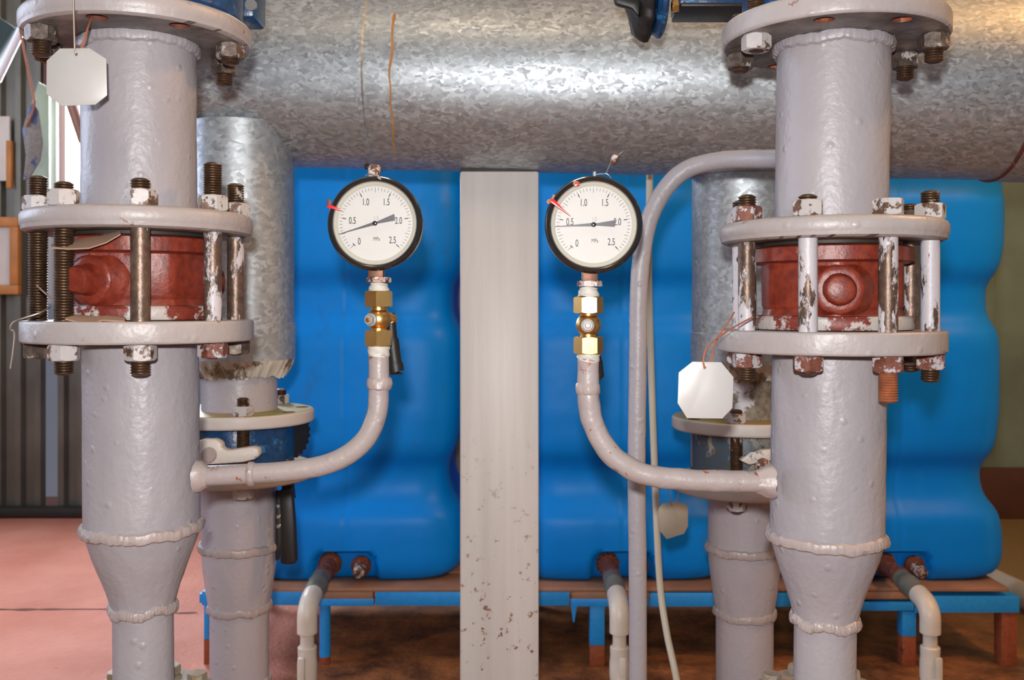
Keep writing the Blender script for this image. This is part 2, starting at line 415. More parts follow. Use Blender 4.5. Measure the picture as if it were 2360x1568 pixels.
CAM = Vector((0,0,EYE))
def bolt_dir(cx, cy, phi):
    t = Vector((-cx, -cy)).normalized(); r = Vector((-t.y, t.x)); a = math.radians(phi)
    return t*math.cos(a)+r*math.sin(a)

# ------------------------------------------------------------------ the room
DW = 3.575
def corrugated(bm, x0, x1, y, z0, z1, pitch, depth):
    n = int((x1-x0)/pitch); pts = []
    for i in range(n+1):
        x = x0+i*pitch
        for fx, fy in ((0, 0), (.12, 1), (.42, 1), (.54, 0)): pts.append((x+fx*pitch, y-fy*depth))
    for (a, c) in zip(pts, pts[1:]):
        q = [bm.verts.new((a[0], a[1], z0)), bm.verts.new((c[0], c[1], z0)), bm.verts.new((c[0], c[1], z1)), bm.verts.new((a[0], a[1], z1))]
        bm.faces.new(q)
    bmesh.ops.remove_doubles(bm, verts=bm.verts, dist=1e-5)
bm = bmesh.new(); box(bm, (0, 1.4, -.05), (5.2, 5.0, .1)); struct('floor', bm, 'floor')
bm = bmesh.new(); box(bm, (0, 1.4, 2.65), (5.2, 5.0, .1)); struct('ceiling', bm, 'wallplain')
# window opening in the left part of the back wall
WX0, WX1, WZ0, WZ1 = -1.70, -1.18, EYE+.30, EYE+1.15
bm = bmesh.new()
corrugated(bm, -2.6, WX0-.075, DW, 0, 2.6, .074, .022)
corrugated(bm, WX0-.075+.075, WX1-.03, DW, 0, WZ0-.02, .074, .022)
corrugated(bm, WX1+.04, .9, DW, 0, 2.6, .074, .022)
corrugated(bm, WX0, WX1, DW, WZ1+.02, 2.6, .074, .022)
wb = struct('wall_back', bm, 'wallg')
bm = bmesh.new(); box(bm, (1.75, DW-.02, 1.3), (1.7, .05, 2.6))
for k in range(7): box(bm, (1.02+k*.245, DW-.05, 1.3), (.05, .02, 2.6), None, .004)
struct('wall_backright', bm, 'wallgreen')
bm = bmesh.new(); box(bm, (-2.62, 1.4, 1.3), (.06, 4.5, 2.6)); struct('wall_left', bm, 'wallplain')
bm = bmesh.new(); box(bm, (2.62, 1.4, 1.3), (.06, 4.5, 2.6)); struct('wall_right', bm, 'wallplain')
bm = bmesh.new(); box(bm, (1.7, DW-.075, .09), (1.75, .03, .19), None, .004); struct('baseboard_right', bm, 'skirt')
bm = bmesh.new(); box(bm, (-.85, DW-.05, .02), (3.4, .06, .035), None, .006); struct('baseboard_back', bm, 'dark')
w = bpy.data.objects.new('window_1', None); C.objects.link(w); w['kind'] = 'structure'
bm = bmesh.new()
for x in (WX0, WX1): box(bm, (x, DW-.02, (WZ0+WZ1)/2), (.05, .09, WZ1-WZ0+.05), None, .004)
for z in (WZ0, WZ1): box(bm, ((WX0+WX1)/2, DW-.02, z), (WX1-WX0, .09, .05), None, .004)
struct('window_frame', bm, 'brownframe', w)
bm = bmesh.new(); box(bm, ((WX0+WX1)/2, DW+.01, (WZ0+WZ1)/2), (WX1-WX0, .006, WZ1-WZ0)); struct('window_pane', bm, 'pane', w)
# diagonal brace crossing the window, white pole and green strip beside it
bm = bmesh.new(); tube(bm, [P(158, 215, 3.3), P(196, 330, 3.3)], .02, 12, smooth=False)
single('diagonal_brace', bm, 'brownframe', P(158, 215, 3.3), 'short red-brown diagonal bar crossing the bright window behind the left pipe', 'brace')
bm = bmesh.new(); tube(bm, [P(122, 700, 3.2), Vector((P(122, 0, 3.2).x, 3.2, 2.6))], .017, 14, smooth=False)
single('vertical_pole', bm, 'pole', P(122, 700, 3.2), 'pale grey vertical pole beside the bright window at the far left', 'pole')
bm = bmesh.new(); prism(bm, [(0, 0), (.035, -.02), (.035, -.42), (-.02, -.36), (-.03, -.1)], .012, frame(P(92, 190, 3.1), (0,-1,0), (1,0,0)), .002)
single('green_panel_strip', bm, 'green', P(92, 190, 3.1), 'narrow pale green sheet strip leaning upright between corrugated wall and white pole', 'panel')
# sloping metal hood in the upper left corner
bm = bmesh.new()
A, B_ = P(-130, 10, 2.6), P(46, 62, 2.6)
M4 = frame(P(-60, 150, 2.6), (0,-1,0), (1,0,0))
k = 2.6/F
prism(bm, [(-120*k, -330*k), (108*k, 78*k), (60*k, 110*k), (-120*k, 190*k)], .05, frame(P(-60, 150, 2.6), (0,-1,0), (1,0,0)), .004)
hd = thing('sheet_metal_hood', P(-60, 150, 2.9), 'blue-grey sloping sheet metal hood with a shiny white edge, top left corner', 'hood')
part('hood_body', bm, 'teal', hd)
bm = bmesh.new(); tube(bm, [P(-8, 186, 2.54), P(50, 66, 2.54)], .011, 12, smooth=False); part('edge_trim', bm, 'white', hd)
# hanging rag
k = 2.4/F
bm = bmesh.new(); M4 = frame(P(60, 240, 2.4), (0,-1,0), (1,0,0))
prism(bm, [(8*k, -10*k), (20*k, 4*k), (30*k, -16*k), (40*k, -90*k), (34*k, -130*k), (10*k, -170*k), (-4*k, -176*k), (2*k, -120*k), (-6*k, -60*k)], .006, M4, .001)
hg = thing('hanging_rag', P(60, 240, 2.4), 'blue-stained grey rag hanging from rusty wire against the corrugated wall', 'rag')
part('rag_cloth', bm, 'rag', hg)
bm = bmesh.new(); tube(bm, [P(46, 70, 2.4), P(58, 130, 2.4), P(76, 215, 2.4), P(80, 232, 2.39), P(74, 262, 2.39), P(60, 292, 2.39)], .0028, 8, 6)
part('hanging_wire', bm, 'wirer', hg)
# framed notice and paper sheet
k = (DW-.038)/F
bm = bmesh.new(); c = P(0, 590, DW-.038)
for (dx, dz, sx, sz) in ((0, 78, 92, 22), (0, -78, 92, 22), (-36, 0, 20, 134), (36, 0, 20, 134)): box(bm, (c.x+dx*k, DW-.038, c.z+dz*k), (sx*k, .03, sz*k), None, .003)
nf = thing('notice_frame', P(0, 590, DW-.038), 'orange wooden frame around a pale notice on the far left wall', 'frame')
part('frame_border', bm, 'gold', nf)
bm = bmesh.new(); box(bm, (c.x, DW-.03, c.z), (58*k, .012, 140*k)); part('notice_paper', bm, 'paper', nf)
ps = thing('paper_sheet', P(0, 345, DW-.038), 'pale pinkish paper sheet with a yellow side on the far left wall above the frame', 'notice')
bm = bmesh.new(); c = P(2, 343, DW-.038); box(bm, (c.x, DW-.038, c.z), (42*k, .01, 148*k)); part('sheet', bm, 'paper', ps)
bm = bmesh.new(); c = P(24, 380, DW-.03); box(bm, (c.x, DW-.034, c.z), (12*k, .02, 110*k), None, .002); part('side_strip', bm, 'gold', ps)

# ------------------------------------------------------------------ pipes of the front row
def bolt_M(cx, cy, phi, R=.09): 
    d = bolt_dir(cx, cy, phi); return Vector((cx+d.x*R, cy+d.y*R, 0))
def stud(c, z_bot, z_top, up, dn, rodmat, label, group, nut='nut', full=False, thmat=None, nutb=None, r=.0085, ap=.0122, nh=.0145, headtop=False, zlow_extra=None):
    """stud through two flanges: outer faces at z_bot and z_top; up / dn = thread showing past the nuts"""
    t = thing('stud_bolt', Vector((c.x, c.y, Z(z_bot)-dn-nh)), label, 'bolt', group)
    thmat = thmat or rodmat
    bm = bmesh.new(); Mx = frame((c.x, c.y, 0))
    a, b2 = Z(z_bot), Z(z_top)
    if full: lathe(bm, thread_prof(r*1.03, a, b2, .0025, .0014), Mx, 24)
    else: lathe(bm, [(r, a), (r, b2)], Mx, 24)
    part('shank', bm, rodmat, t)
    bm = bmesh.new(); lathe(bm, thread_prof(r, b2, b2+nh+up, .0024, .0013)+[(r*.6, b2+nh+up+.0012)], Mx, 24); 
    if not headtop: part('upper_thread', bm, thmat, t)
    else: bm.free()
    bm = bmesh.new(); lathe(bm, [(r*.6, a-nh-dn-.0012)]+thread_prof(r, a-nh-dn, a, .0024, .0013), Mx, 24); part('lower_thread', bm, thmat, t)
    rot = random.random()*PI/3
    bm = bmesh.new(); hexnut(bm, ap, nh, frame((c.x, c.y, b2)), rot=rot); part('nut', bm, nut, t)
    bm = bmesh.new(); hexnut(bm, ap, nh, frame((c.x, c.y, a-nh)), rot=rot+random.random()); part('nut', bm, nutb or nut, t)
    return t
def hang_bolt(c, z_face, dn, label, group, top=.05, nut='nutd', r=.0085, ap=.0122, nh=.0145, mat='thread'):
    t = thing('flange_bolt', Vector((c.x, c.y, Z(z_face)-nh-dn)), label, 'bolt', group)
    bm = bmesh.new(); Mx = frame((c.x, c.y, 0)); a = Z(z_face)
    lathe(bm, [(r*.6, a-nh-dn-.0012)]+thread_prof(r, a-nh-dn, a+top, .0024, .0013), Mx, 24); part('shank', bm, mat, t)
    bm = bmesh.new(); hexnut(bm, ap, nh, frame((c.x, c.y, a-nh)), rot=random.random()); part('nut', bm, nut, t)
    return t
def flange_bm(cx, cy, z0, z1, R=.1065, holes=(), bev=.004, lip=False, hr=.0095, wob=0, seed=0):
    bm = bmesh.new(); t = z1-z0
    p = disc_prof(R, t, bev)
    if lip: p = [(R-.03, 0), (R-.006, 0), (R-.002, .002), (R-.0012, .005), (R-.001, .0058), (R, .0075), (R, t-.005), (R-.0015, t-.002), (R-.005, t), (R-.03, t)]
    lathe(bm, p, frame((cx, cy, Z(z0))), 160, lumpy(seed, .0006, 4))
    if holes:
        ct = bmesh.new()
        for h in holes:
            c = bolt_M(cx, cy, h); lathe(ct, [(hr, Z(z0)-.01), (hr, Z(z1)+.01)], frame((c.x, c.y, 0)), 24)
        bm = cut(bm, ct)
    return bm

def rust_holes(o, cx, cy, holes):
    org = Vector((0,0,0)); q = o
    while q: org += Vector(q.location); q = q.parent
    o.data.materials.append(M['rust'])
    for p in o.data.polygons:
        w = p.center+org
        if abs(p.normal.z) < .5:
            for h in holes:
                c = bolt_M(cx, cy, h)
                if (w.x-c.x)**2+(w.y-c.y)**2 < .0105**2: p.material_index = 1

def axis_frame(pt_top, pt_bot, d):
    a = P(pt_top[0], pt_top[1], d); b2 = P(pt_bot[0], pt_bot[1], d); ax = (a-b2).normalized()
    return a, b2, ax
def at_z(a, b2, z):
    t = (z-b2.z)/(a.z-b2.z); return b2+(a-b2)*t

R108 = .0532
def reducer_prof(r1, r2, z1, z2, n=18, k=1.0):
    out = []
    for i in range(n+1):
        t = i/n; s = t*t*(3-2*t); s = .55*t+.45*s
        out.append((r1+(r2-r1)*s, z1+(z2-z1)*t))
    return out

def front_stack(side, d, top, bot, zU, zL, zW1, zW2, rs, seed):
    a, b2, ax = axis_frame(top, bot, d)
    names = {'L': 'left', 'R': 'right'}[side]
    other = 'gauge with the lower needle reading' if side == 'L' else 'gauge with the big red wedge'
    # upper spool
    c = at_z(a, b2, Z(zU[1])); cT = at_z(a, b2, Z(.2555))
    t = thing('upper_pipe_spool', c, f'grey painted upper pipe between top flange and red valve, {names} front stack', 'pipe')
    Mx = frame(c, ax)
    L = (cT-c).length
    bm = bmesh.new(); lathe(bm, [(R108, -.004)]+[(R108, L*i/30) for i in range(31)], Mx, 96, lumpy(seed, .0005, 3)); part('pipe', bm, 'grey', t)
    holes = (-22.5, 22.5) if side == 'L' else (-5, 40, -140)
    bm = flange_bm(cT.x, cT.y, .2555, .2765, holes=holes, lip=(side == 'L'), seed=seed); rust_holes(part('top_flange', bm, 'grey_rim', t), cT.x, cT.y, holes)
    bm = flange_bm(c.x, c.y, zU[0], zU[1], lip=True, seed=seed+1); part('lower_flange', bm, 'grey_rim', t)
    bm = bmesh.new(); weld(bm, R108+.001, L-.004, Mx, .006, .004, seed+2); part('weld_bead', bm, 'grey', t)
    # lower spool
    c2 = at_z(a, b2, Z(zL[0])); base = at_z(a, b2, Z(-.388)); 
    t2 = thing('lower_pipe_spool', Vector((base.x, base.y, base.z)), f'grey lower pipe of the {names} front stack, with reducer and siphon tube', 'pipe')
    Mx = frame(c2, ax)
    zz = lambda z: z-zL[0]
    bm = bmesh.new(); lathe(bm, [(R108+.0006, zz(zW1)+(0-zz(zW1))*i/36) for i in range(37)], Mx, 110, lumpy(seed+3, .0007, 3)); part('pipe', bm, 'grey', t2)
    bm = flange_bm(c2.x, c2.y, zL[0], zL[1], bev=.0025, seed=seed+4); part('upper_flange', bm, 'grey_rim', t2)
    bm = bmesh.new(); lathe(bm, reducer_prof(R108+.0005, rs+.001, zz(zW1), zz(zW2), 20), Mx, 96, lumpy(seed+5, .0007, 4)); part('reducer', bm, 'grey', t2)
    bm = bmesh.new(); weld(bm, R108+.001, zz(zW1), Mx, .0058, .0044, seed+6); part('weld_bead', bm, 'weld', t2)
    bm = bmesh.new(); weld(bm, rs+.001, zz(zW2), Mx, .0056, .0040, seed+7); part('weld_bead', bm, 'weld', t2)
    bm = bmesh.new(); lathe(bm, [(rs, zz(-EYE+.001)), (rs, zz(-.5)), (rs, zz(zW2))], Mx, 72, lumpy(seed+8, .0004, 3)); part('lower_pipe', bm, 'grey', t2)
    bm = flange_bm(base.x, base.y, -.396, -.380, R=.066, bev=.002, seed=seed+9); part('base_flange', bm, 'rustyflange', t2)
    for ph in (-150, -105, 105, 150):
        cc = bolt_M(base.x, base.y, ph, .052)
        tt = thing('base_flange_nut', Vector((cc.x, cc.y, Z(-.380))), f'dusty nut on the small bottom flange of the {names} front pipe, '+{-150: 'back left', -105: 'left end', 105: 'right end', 150: 'back right'}[ph], 'nut', f'nuts on the small bottom flange of the {names} front pipe')
        bm = bmesh.new(); hexnut(bm, .0085, .009, frame((cc.x, cc.y, Z(-.380))), rot=ph); part('nut_body', bm, 'rustyflange', tt)
    return a, b2, c, c2, cT, t, t2

zUL, zLL = (.069, .089), (-.0345, -.0140)
zUR, zLR = (.0606, .0803), (-.0445, -.0235)
aL, bL, cUL, cLL, cTL, upL, loL = front_stack('L', .935, (320, 60), (331, 1500), zUL, zLL, -.2165, -.2954, .0283, 1)
aR, bR, cUR, cLR, cTR, upR, loR = front_stack('R', .935, (1921, 60), (1901, 1500), zUR, zLR, -.226, -.307, .0293, 20)

# stud bolts, left stack: phi, up, down, full, label
GL = 'stud bolts clamping the left red valve'; GR = 'stud bolts clamping the right red valve'
pxm = .87/F
spec = [
 (0,   .009, .012, 'rod', False, 'brown stud with white paint, straight in front of the left red valve', 'nut', 'nut', 'thread'),
 (-45, .006, .012, 'thread', True, 'fully threaded rusty stud left of the red plug, second from the far left', 'nut', 'nut', 'thread'),
 (-90, .018, .000, 'thread', True, 'dark fully threaded stud at the far left side of the left red valve', 'nut', 'nutd', 'thread'),
 (-135, .004, .002, 'thread', False, 'stud half hidden behind the left red valve, back left of its upper flange', 'nutd', 'nutd', 'thread'),
 (45,  .030, .000, 'rod', False, 'stud with the tallest threaded end above the left upper flange', 'nut', 'nutr', 'thread'),
 (90,  .019, .000, 'rod', False, 'dark brown stud at the right edge of the left red valve', 'nut', 'nutd', 'thread'),
 (135, .004, .002, 'thread', False, 'stud behind the left red valve, back right', 'nutd', 'nutd', 'thread')]
for ph, up, dn, rm, full, lab, n1, n2, th in spec:
    c = bolt_M(cUL.x, cUL.y, ph); stud(c, zLL[0], zUL[1], up, dn, rm, lab, GL, nut=n1, nutb=n2, full=full, thmat=th)
spec = [
 (-12.5, .004, .002, 'rodw', 'white-painted stud just left of the round plug of the right red valve', 'nut', 'nutr', 'thread', False),
 (-57.5, .010, .012, 'rodw', 'half-painted stud second from the left in front of the right red valve', 'nutr', 'nutr', 'thread', False),
 (-102.5, .012, .002, 'rodw', 'leftmost stud of the right red valve, partly behind its neighbour', 'nut', 'nutr', 'thread', False),
 (32.5, .001, .026, 'rodw', 'white-painted stud with a long orange rusty threaded end below the flange', 'nut', 'nutr', 'thread_or', True),
 (77.5, .011, .011, 'rodw', 'rightmost stud of the right red valve, brown with white lower end', 'nut', 'nutr', 'thread', False),
 (122.5, .006, .006, 'rod', 'plain brown stud at the back right of the right red valve', 'nutd', 'nutd', 'thread', False)]
for ph, up, dn, rm, lab, n1, n2, th, ht in spec:
    c = bolt_M(cUR.x, cUR.y, ph); stud(c, zLR[0], zUR[1], up, dn, rm, lab, GR, nut=n1, nutb=n2, thmat=th, headtop=ht)
G1 = 'bolts of the top left flange'; G2 = 'bolts of the top right flange'
for ph, dn, lab in ((-67.5, .012, 'bolt and nut under the top left flange, at its left end beside the white tag'), (-112.5, .002, 'bolt under the top left flange, behind the tag at the back left'),
                    (67.5, .004, 'bolt and nut under the top left flange at its right end'), (112.5, .010, 'bolt under the top left flange, back right, low against the big duct')):
    hang_bolt(bolt_M(cTL.x, cTL.y, ph), .2555, dn, lab, G1, nut='nutd', top=.05)
for ph, dn, lab in ((-50, .0, 'white-sided nut under the left front of the top right flange'), (-95, .003, 'dark rusty nut at the far left under the top right flange'),
                    (85, .011, 'bolt with brown threads at the right end under the top right flange'), (130, .011, 'black-threaded bolt close right of the pipe under the top right flange')):
    hang_bolt(bolt_M(cTR.x, cTR.y, ph), .2555, dn, lab, G2, nut='nut' if ph == -50 else 'nutd', top=.04)

# ------------------------------------------------------------------ red valves
def red_valve(c, z0, z1, phi_plug, label, seed, second=None):
    t = thing('wafer_check_valve', Vector((c.x, c.y, Z(z0))), label, 'valve', None)
    h = z1-z0; Mx = frame((c.x, c.y, Z(z0))); R = .0715
    d = bolt_dir(c.x, c.y, phi_plug)
    bm = bmesh.new()
    prof = [(R-.004, .013), (R-.006, .020), (R-.004, .024), (R-.004, h-.024), (R-.004, h-.018), (R-.0025, h-.0165)]
    def jj(tt, i):
        # flat-sided, slightly octagonal casting
        a = (tt-math.atan2(d.y, d.x)) % (PI/3)-PI/6
        return ((R*.94/math.cos(a))-R)*.45+.0006*noise.noise(Vector((math.cos(tt)*6, math.sin(tt)*6, i+seed))), 0
    lathe(bm, prof, Mx, 96, jj); body = part('body', bm, 'red', t)
    bm = bmesh.new(); lathe(bm, [(R, h-.017), (R+.0045, h-.0155), (R+.0045, h-.003), (R+.002, h-.0015), (R-.01, h)], Mx, 96, lumpy(seed, .0007, 5)); part('upper_rim', bm, 'red', t)
    bm = bmesh.new(); lathe(bm, [(R-.01, 0), (R+.004, .001), (R+.005, .003), (R+.005, .011), (R+.003, .0135), (R-.006, .0145)], Mx, 96, lumpy(seed+3, .0007, 5)); part('lower_rim', bm, 'redend', t, 'lower rim with white paint patches')
    for i, ph in enumerate([phi_plug]+([second] if second is not None else [])):
        dd = bolt_dir(c.x, c.y, ph); ax = Vector((dd.x, dd.y, 0)); zc = Z(z0+h*.47)
        Mp = frame(Vector((c.x, c.y, zc))+ax*(R-.016), ax)
        bm = bmesh.new(); lathe(bm, [(.033, 0), (.029, .008), (.0235, .0125), (.0225, .016), (.0205, .0175), (.017, .018)], Mp, 48, lumpy(seed+7, .0010, 3)); part('boss', bm, 'red', t)
        bm = bmesh.new(); lathe(bm, [(.0165, .010), (.0150, .018), (.0135, .020), (.0130, .026 if side_long[i] else .022), (.0125, .0335 if side_long[i] else .0225), (.0108, .036 if side_long[i] else .0235)], Mp, 40, lumpy(seed+9, .0005, 3)); part('plug', bm, 'red', t)
    # gaskets
    bm = bmesh.new(); lathe(bm, [(R-.006, h), (R-.006, h+.003)], Mx, 64); part('gasket', bm, 'dark', t)
    return t
side_long = [True, False]
red_valve(cUL, zLL[1]+.0, zUL[0]-.003, -37, 'red cast valve body with a protruding plug, clamped in the left front stack', 3, 96)
side_long = [False, False]
red_valve(cUR, zLR[1]+.0, zUR[0]-.003, 6, 'dark red cast valve body with a flat round plug facing forward, right front stack', 31)

# cardboard gasket flaps, left stack
bm = bmesh.new(); g = []
up_pts = [(118, 568), (150, 560), (200, 541), (250, 537), (278, 537)]; lo_pts = [(118, 570), (158, 573), (205, 571), (245, 558), (278, 539)]
def flap(bm, top, low, d_top, d_low, th=.0012):
    v1 = [P(x, y, d_top) for x, y in top]; v2 = [P(x, y, d_low) for x, y in low]; n = 6
    rows = []
    for j in range(n+1):
        s = j/n; rows.append([a.lerp(b3, s)+Vector((0, 0, .0025*math.sin(PI*s))) for a, b3 in zip(v1, v2)])
    for sgn in (0, 1):
        R = [[bm.verts.new(p-Vector((0, 0, th*sgn))) for p in r] for r in rows]
        for a, b3 in zip(R, R[1:]):
            for k in range(len(a)-1): bm.faces.new((a[k], a[k+1], b3[k+1], b3[k]))
        if sgn == 0: R0 = R
    for k in range(len(R[0])-1): bm.faces.new((R0[-1][k], R0[-1][k+1], R[-1][k+1], R[-1][k]))
flap(bm, catmull2 := up_pts, lo_pts, .875, .842)
single('gasket_card_flap', bm, 'card', P(200, 560, .86), 'tan cardboard flap curling down under the left upper flange', 'cardboard')
bm = bmesh.new(); flap(bm, [(172, 727), (200, 727), (230, 728), (262, 730), (290, 735)], [(150, 735), (185, 742), (213, 745), (236, 737), (288, 740)], .872, .842)
single('gasket_card_flap', bm, 'card', P(210, 738, .86), 'tan cardboard strip lying on the left lower flange in front of the red valve', 'cardboard')

# ------------------------------------------------------------------ siphon tubes welded to the stacks (parts of the lower spools)
dS = .932
pl = [(873, 812), (873, 850), (873, 900), (868, 955), (846, 1007), (805, 1046), (748, 1072), (675, 1085), (580, 1092), (440, 1099)]
bm = bmesh.new(); tube(bm, [P(x, y, dS) for x, y in pl], .0099, 28, 10, jit=.0004); part('siphon_tube', bm, 'tube', loL)
def bead(bm, px, py, d, R, axis, w=.006, h=.003, seed=0):
    Mx = frame(P(px, py, d), axis); prof = [(R+h*math.cos(2*PI*i/8), w*math.sin(2*PI*i/8)) for i in range(8)]
    ringlathe(bm, prof, Mx, 60, lumpy(seed, .0012, 1.5, .001))
bm = bmesh.new(); bead(bm, 874, 884, dS, .0098, (0,0,1), .0065, .0028, 4); part('tube_weld', bm, 'weld', loL)
bm = bmesh.new(); bead(bm, 580, 1092, dS, .0099, (1,0,0), .0038, .0022, 7); part('tube_weld', bm, 'weld', loL)
bm = bmesh.new(); lathe(bm, [(.0165, -.004), (.015, .002), (.0125, .005), (.0105, .008)], frame(P(461, 1098, dS), (1, 0, -.02)), 40, lumpy(11, .0011, 1.6, .002)); part('branch_weld', bm, 'weld', loL)
dS2 = .905
pr = [(1356, 826), (1355, 860), (1355, 900), (1362, 958), (1386, 1018), (1427, 1064), (1487, 1094), (1560, 1104), (1660, 1109), (1785, 1110)]
bm = bmesh.new(); tube(bm, [P(x, y, dS2) for x, y in pr], .0103, 28, 10, jit=.0010); part('siphon_tube', bm, 'tube', loR)
bm = bmesh.new(); bead(bm, 1355, 896, dS2, .0100, (0,0,1), .0055, .0018, 14); part('tube_weld', bm, 'weld', loR)
bm = bmesh.new(); lathe(bm, [(.0105, -.010), (.0120, -.005), (.0145, -.001), (.016, .006)], frame(P(1766, 1110, dS2), (1, 0, 0)), 40, lumpy(21, .0011, 1.6, .002)); part('branch_weld', bm, 'weld', loR)

# ------------------------------------------------------------------ gauge cocks (brass ball valves)
def ball_cock(cx, d, y, label, twist, nut_dx, side, handle):
    """y: dict of pixel rows"""
    k = d/F; X = P(cx, 0, d).x
    zz = lambda py: P(cx, py, d).z
    t = thing('brass_ball_valve', Vector((X, d, zz(y['tape2'][1]))), label, 'valve')
    Mx = lambda z: frame((X, d, z))
    bm = bmesh.new()
    ap = .0122
    hexnut(bm, ap, (y['h1'][1]-y['h1'][0])*k, Mx(zz(y['h1'][1])), .0012, twist)
    part('upper_hex', bm, 'brass', t)
    bm = bmesh.new(); hexnut(bm, ap, (y['h2'][1]-y['h2'][0])*k, Mx(zz(y['h2'][1])), .0012, twist+.03); part('lower_hex', bm, 'brass', t)
    zc = zz(y['ball']); bm = bmesh.new(); r = .0118; top = zz(y['h1'][1])-zc; bot = zz(y['h2'][0])-zc
    prof = [(.0078, bot-.001), (.0078, bot+.0015)]
    for i in range(15):
        a = -PI/2+.72+i/14*(PI-1.44); prof.append((r*math.cos(a), r*math.sin(a)))
    prof += [(.0078, top-.0015), (.0078, top+.001)]
    lathe(bm, prof, Mx(zc), 48); part('ball_body', bm, 'brass', t)
    Mn = frame(Vector((X+nut_dx*k, d-.0112, zc-.0004)), (side, -1, 0), (0, 0, 1))
    bm = bmesh.new(); lathe(bm, [(.0062, -.003), (.0062, .0008), (.0056, .0012)], Mn, 32); part('washer', bm, 'washer', t)
    bm = bmesh.new(); hexnut(bm, .0043, .0035, Mn @ Matrix.Translation((0, 0, .001)), .0005); part('stem_nut', bm, 'washer', t)
    bm = bmesh.new(); lathe(bm, [(.0024, .0), (.0024, .0065), (.0018, .007)], Mn, 20); part('stem', bm, 'brass', t)
    bm = bmesh.new()
    if handle == 'L':
        tube(bm, [P(884, 735, d+.012), P(900, 735, d+.018), P(903, 745, d+.018)], [.004, .006, .006, .005], 16); part('handle_neck', bm, 'brass', t)
        bm = bmesh.new(); tube(bm, [P(900, 722, d+.02), P(902, 760, d+.021), P(907, 810, d+.021), P(913, 852, d+.021), P(914, 857, d+.021)], [.0045, .0052, .0066, .0078, .0076], 20, 6)
    else:
        tube(bm, [P(1360, 740, d+.014), P(1369, 800, d+.036), P(1376, 862, d+.038), P(1376, 868, d+.038)], [.005, .0055, .0068, .006], 20, 6)
    part('lever_handle', bm, 'blackp', t)
    def tj(tt, i): return .0005*math.sin(tt*3+i*1.7), .0006*math.sin(tt*2+i)
    bm = bmesh.new(); a, b3 = zz(y['tape1'][1]), zz(y['tape1'][0]); n = 5
    lathe(bm, [(.0102-.0022*i/n+(.0004 if i % 2 else 0), a+(b3-a)*i/n) for i in range(n+1)], Mx(0), 40, tj); part('upper_thread_tape', bm, 'tape', t)
    bm = bmesh.new(); a, b3 = zz(y['tape2'][1]), zz(y['tape2'][0])
    lathe(bm, [(.0104+(.0005 if i > 2 else 0), a+(b3-a)*i/n) for i in range(n+1)], Mx(0), 40, tj); part('lower_thread_tape', bm, 'tape', t)
    return t
ball_cock(873, .932, dict(tape1=(653, 672), h1=(671, 708), ball=736, h2=(761, 798), tape2=(797, 822)),
          'brass ball valve with black lever under the left gauge', math.radians(27), -15, -.35, 'L')
ball_cock(1356, .905, dict(tape1=(663, 684), h1=(684, 723), ball=749, h2=(776, 816), tape2=(816, 834)),
          'brass ball valve with its flat hex face forward, under the right gauge', math.radians(0), -4, -.05, 'R')

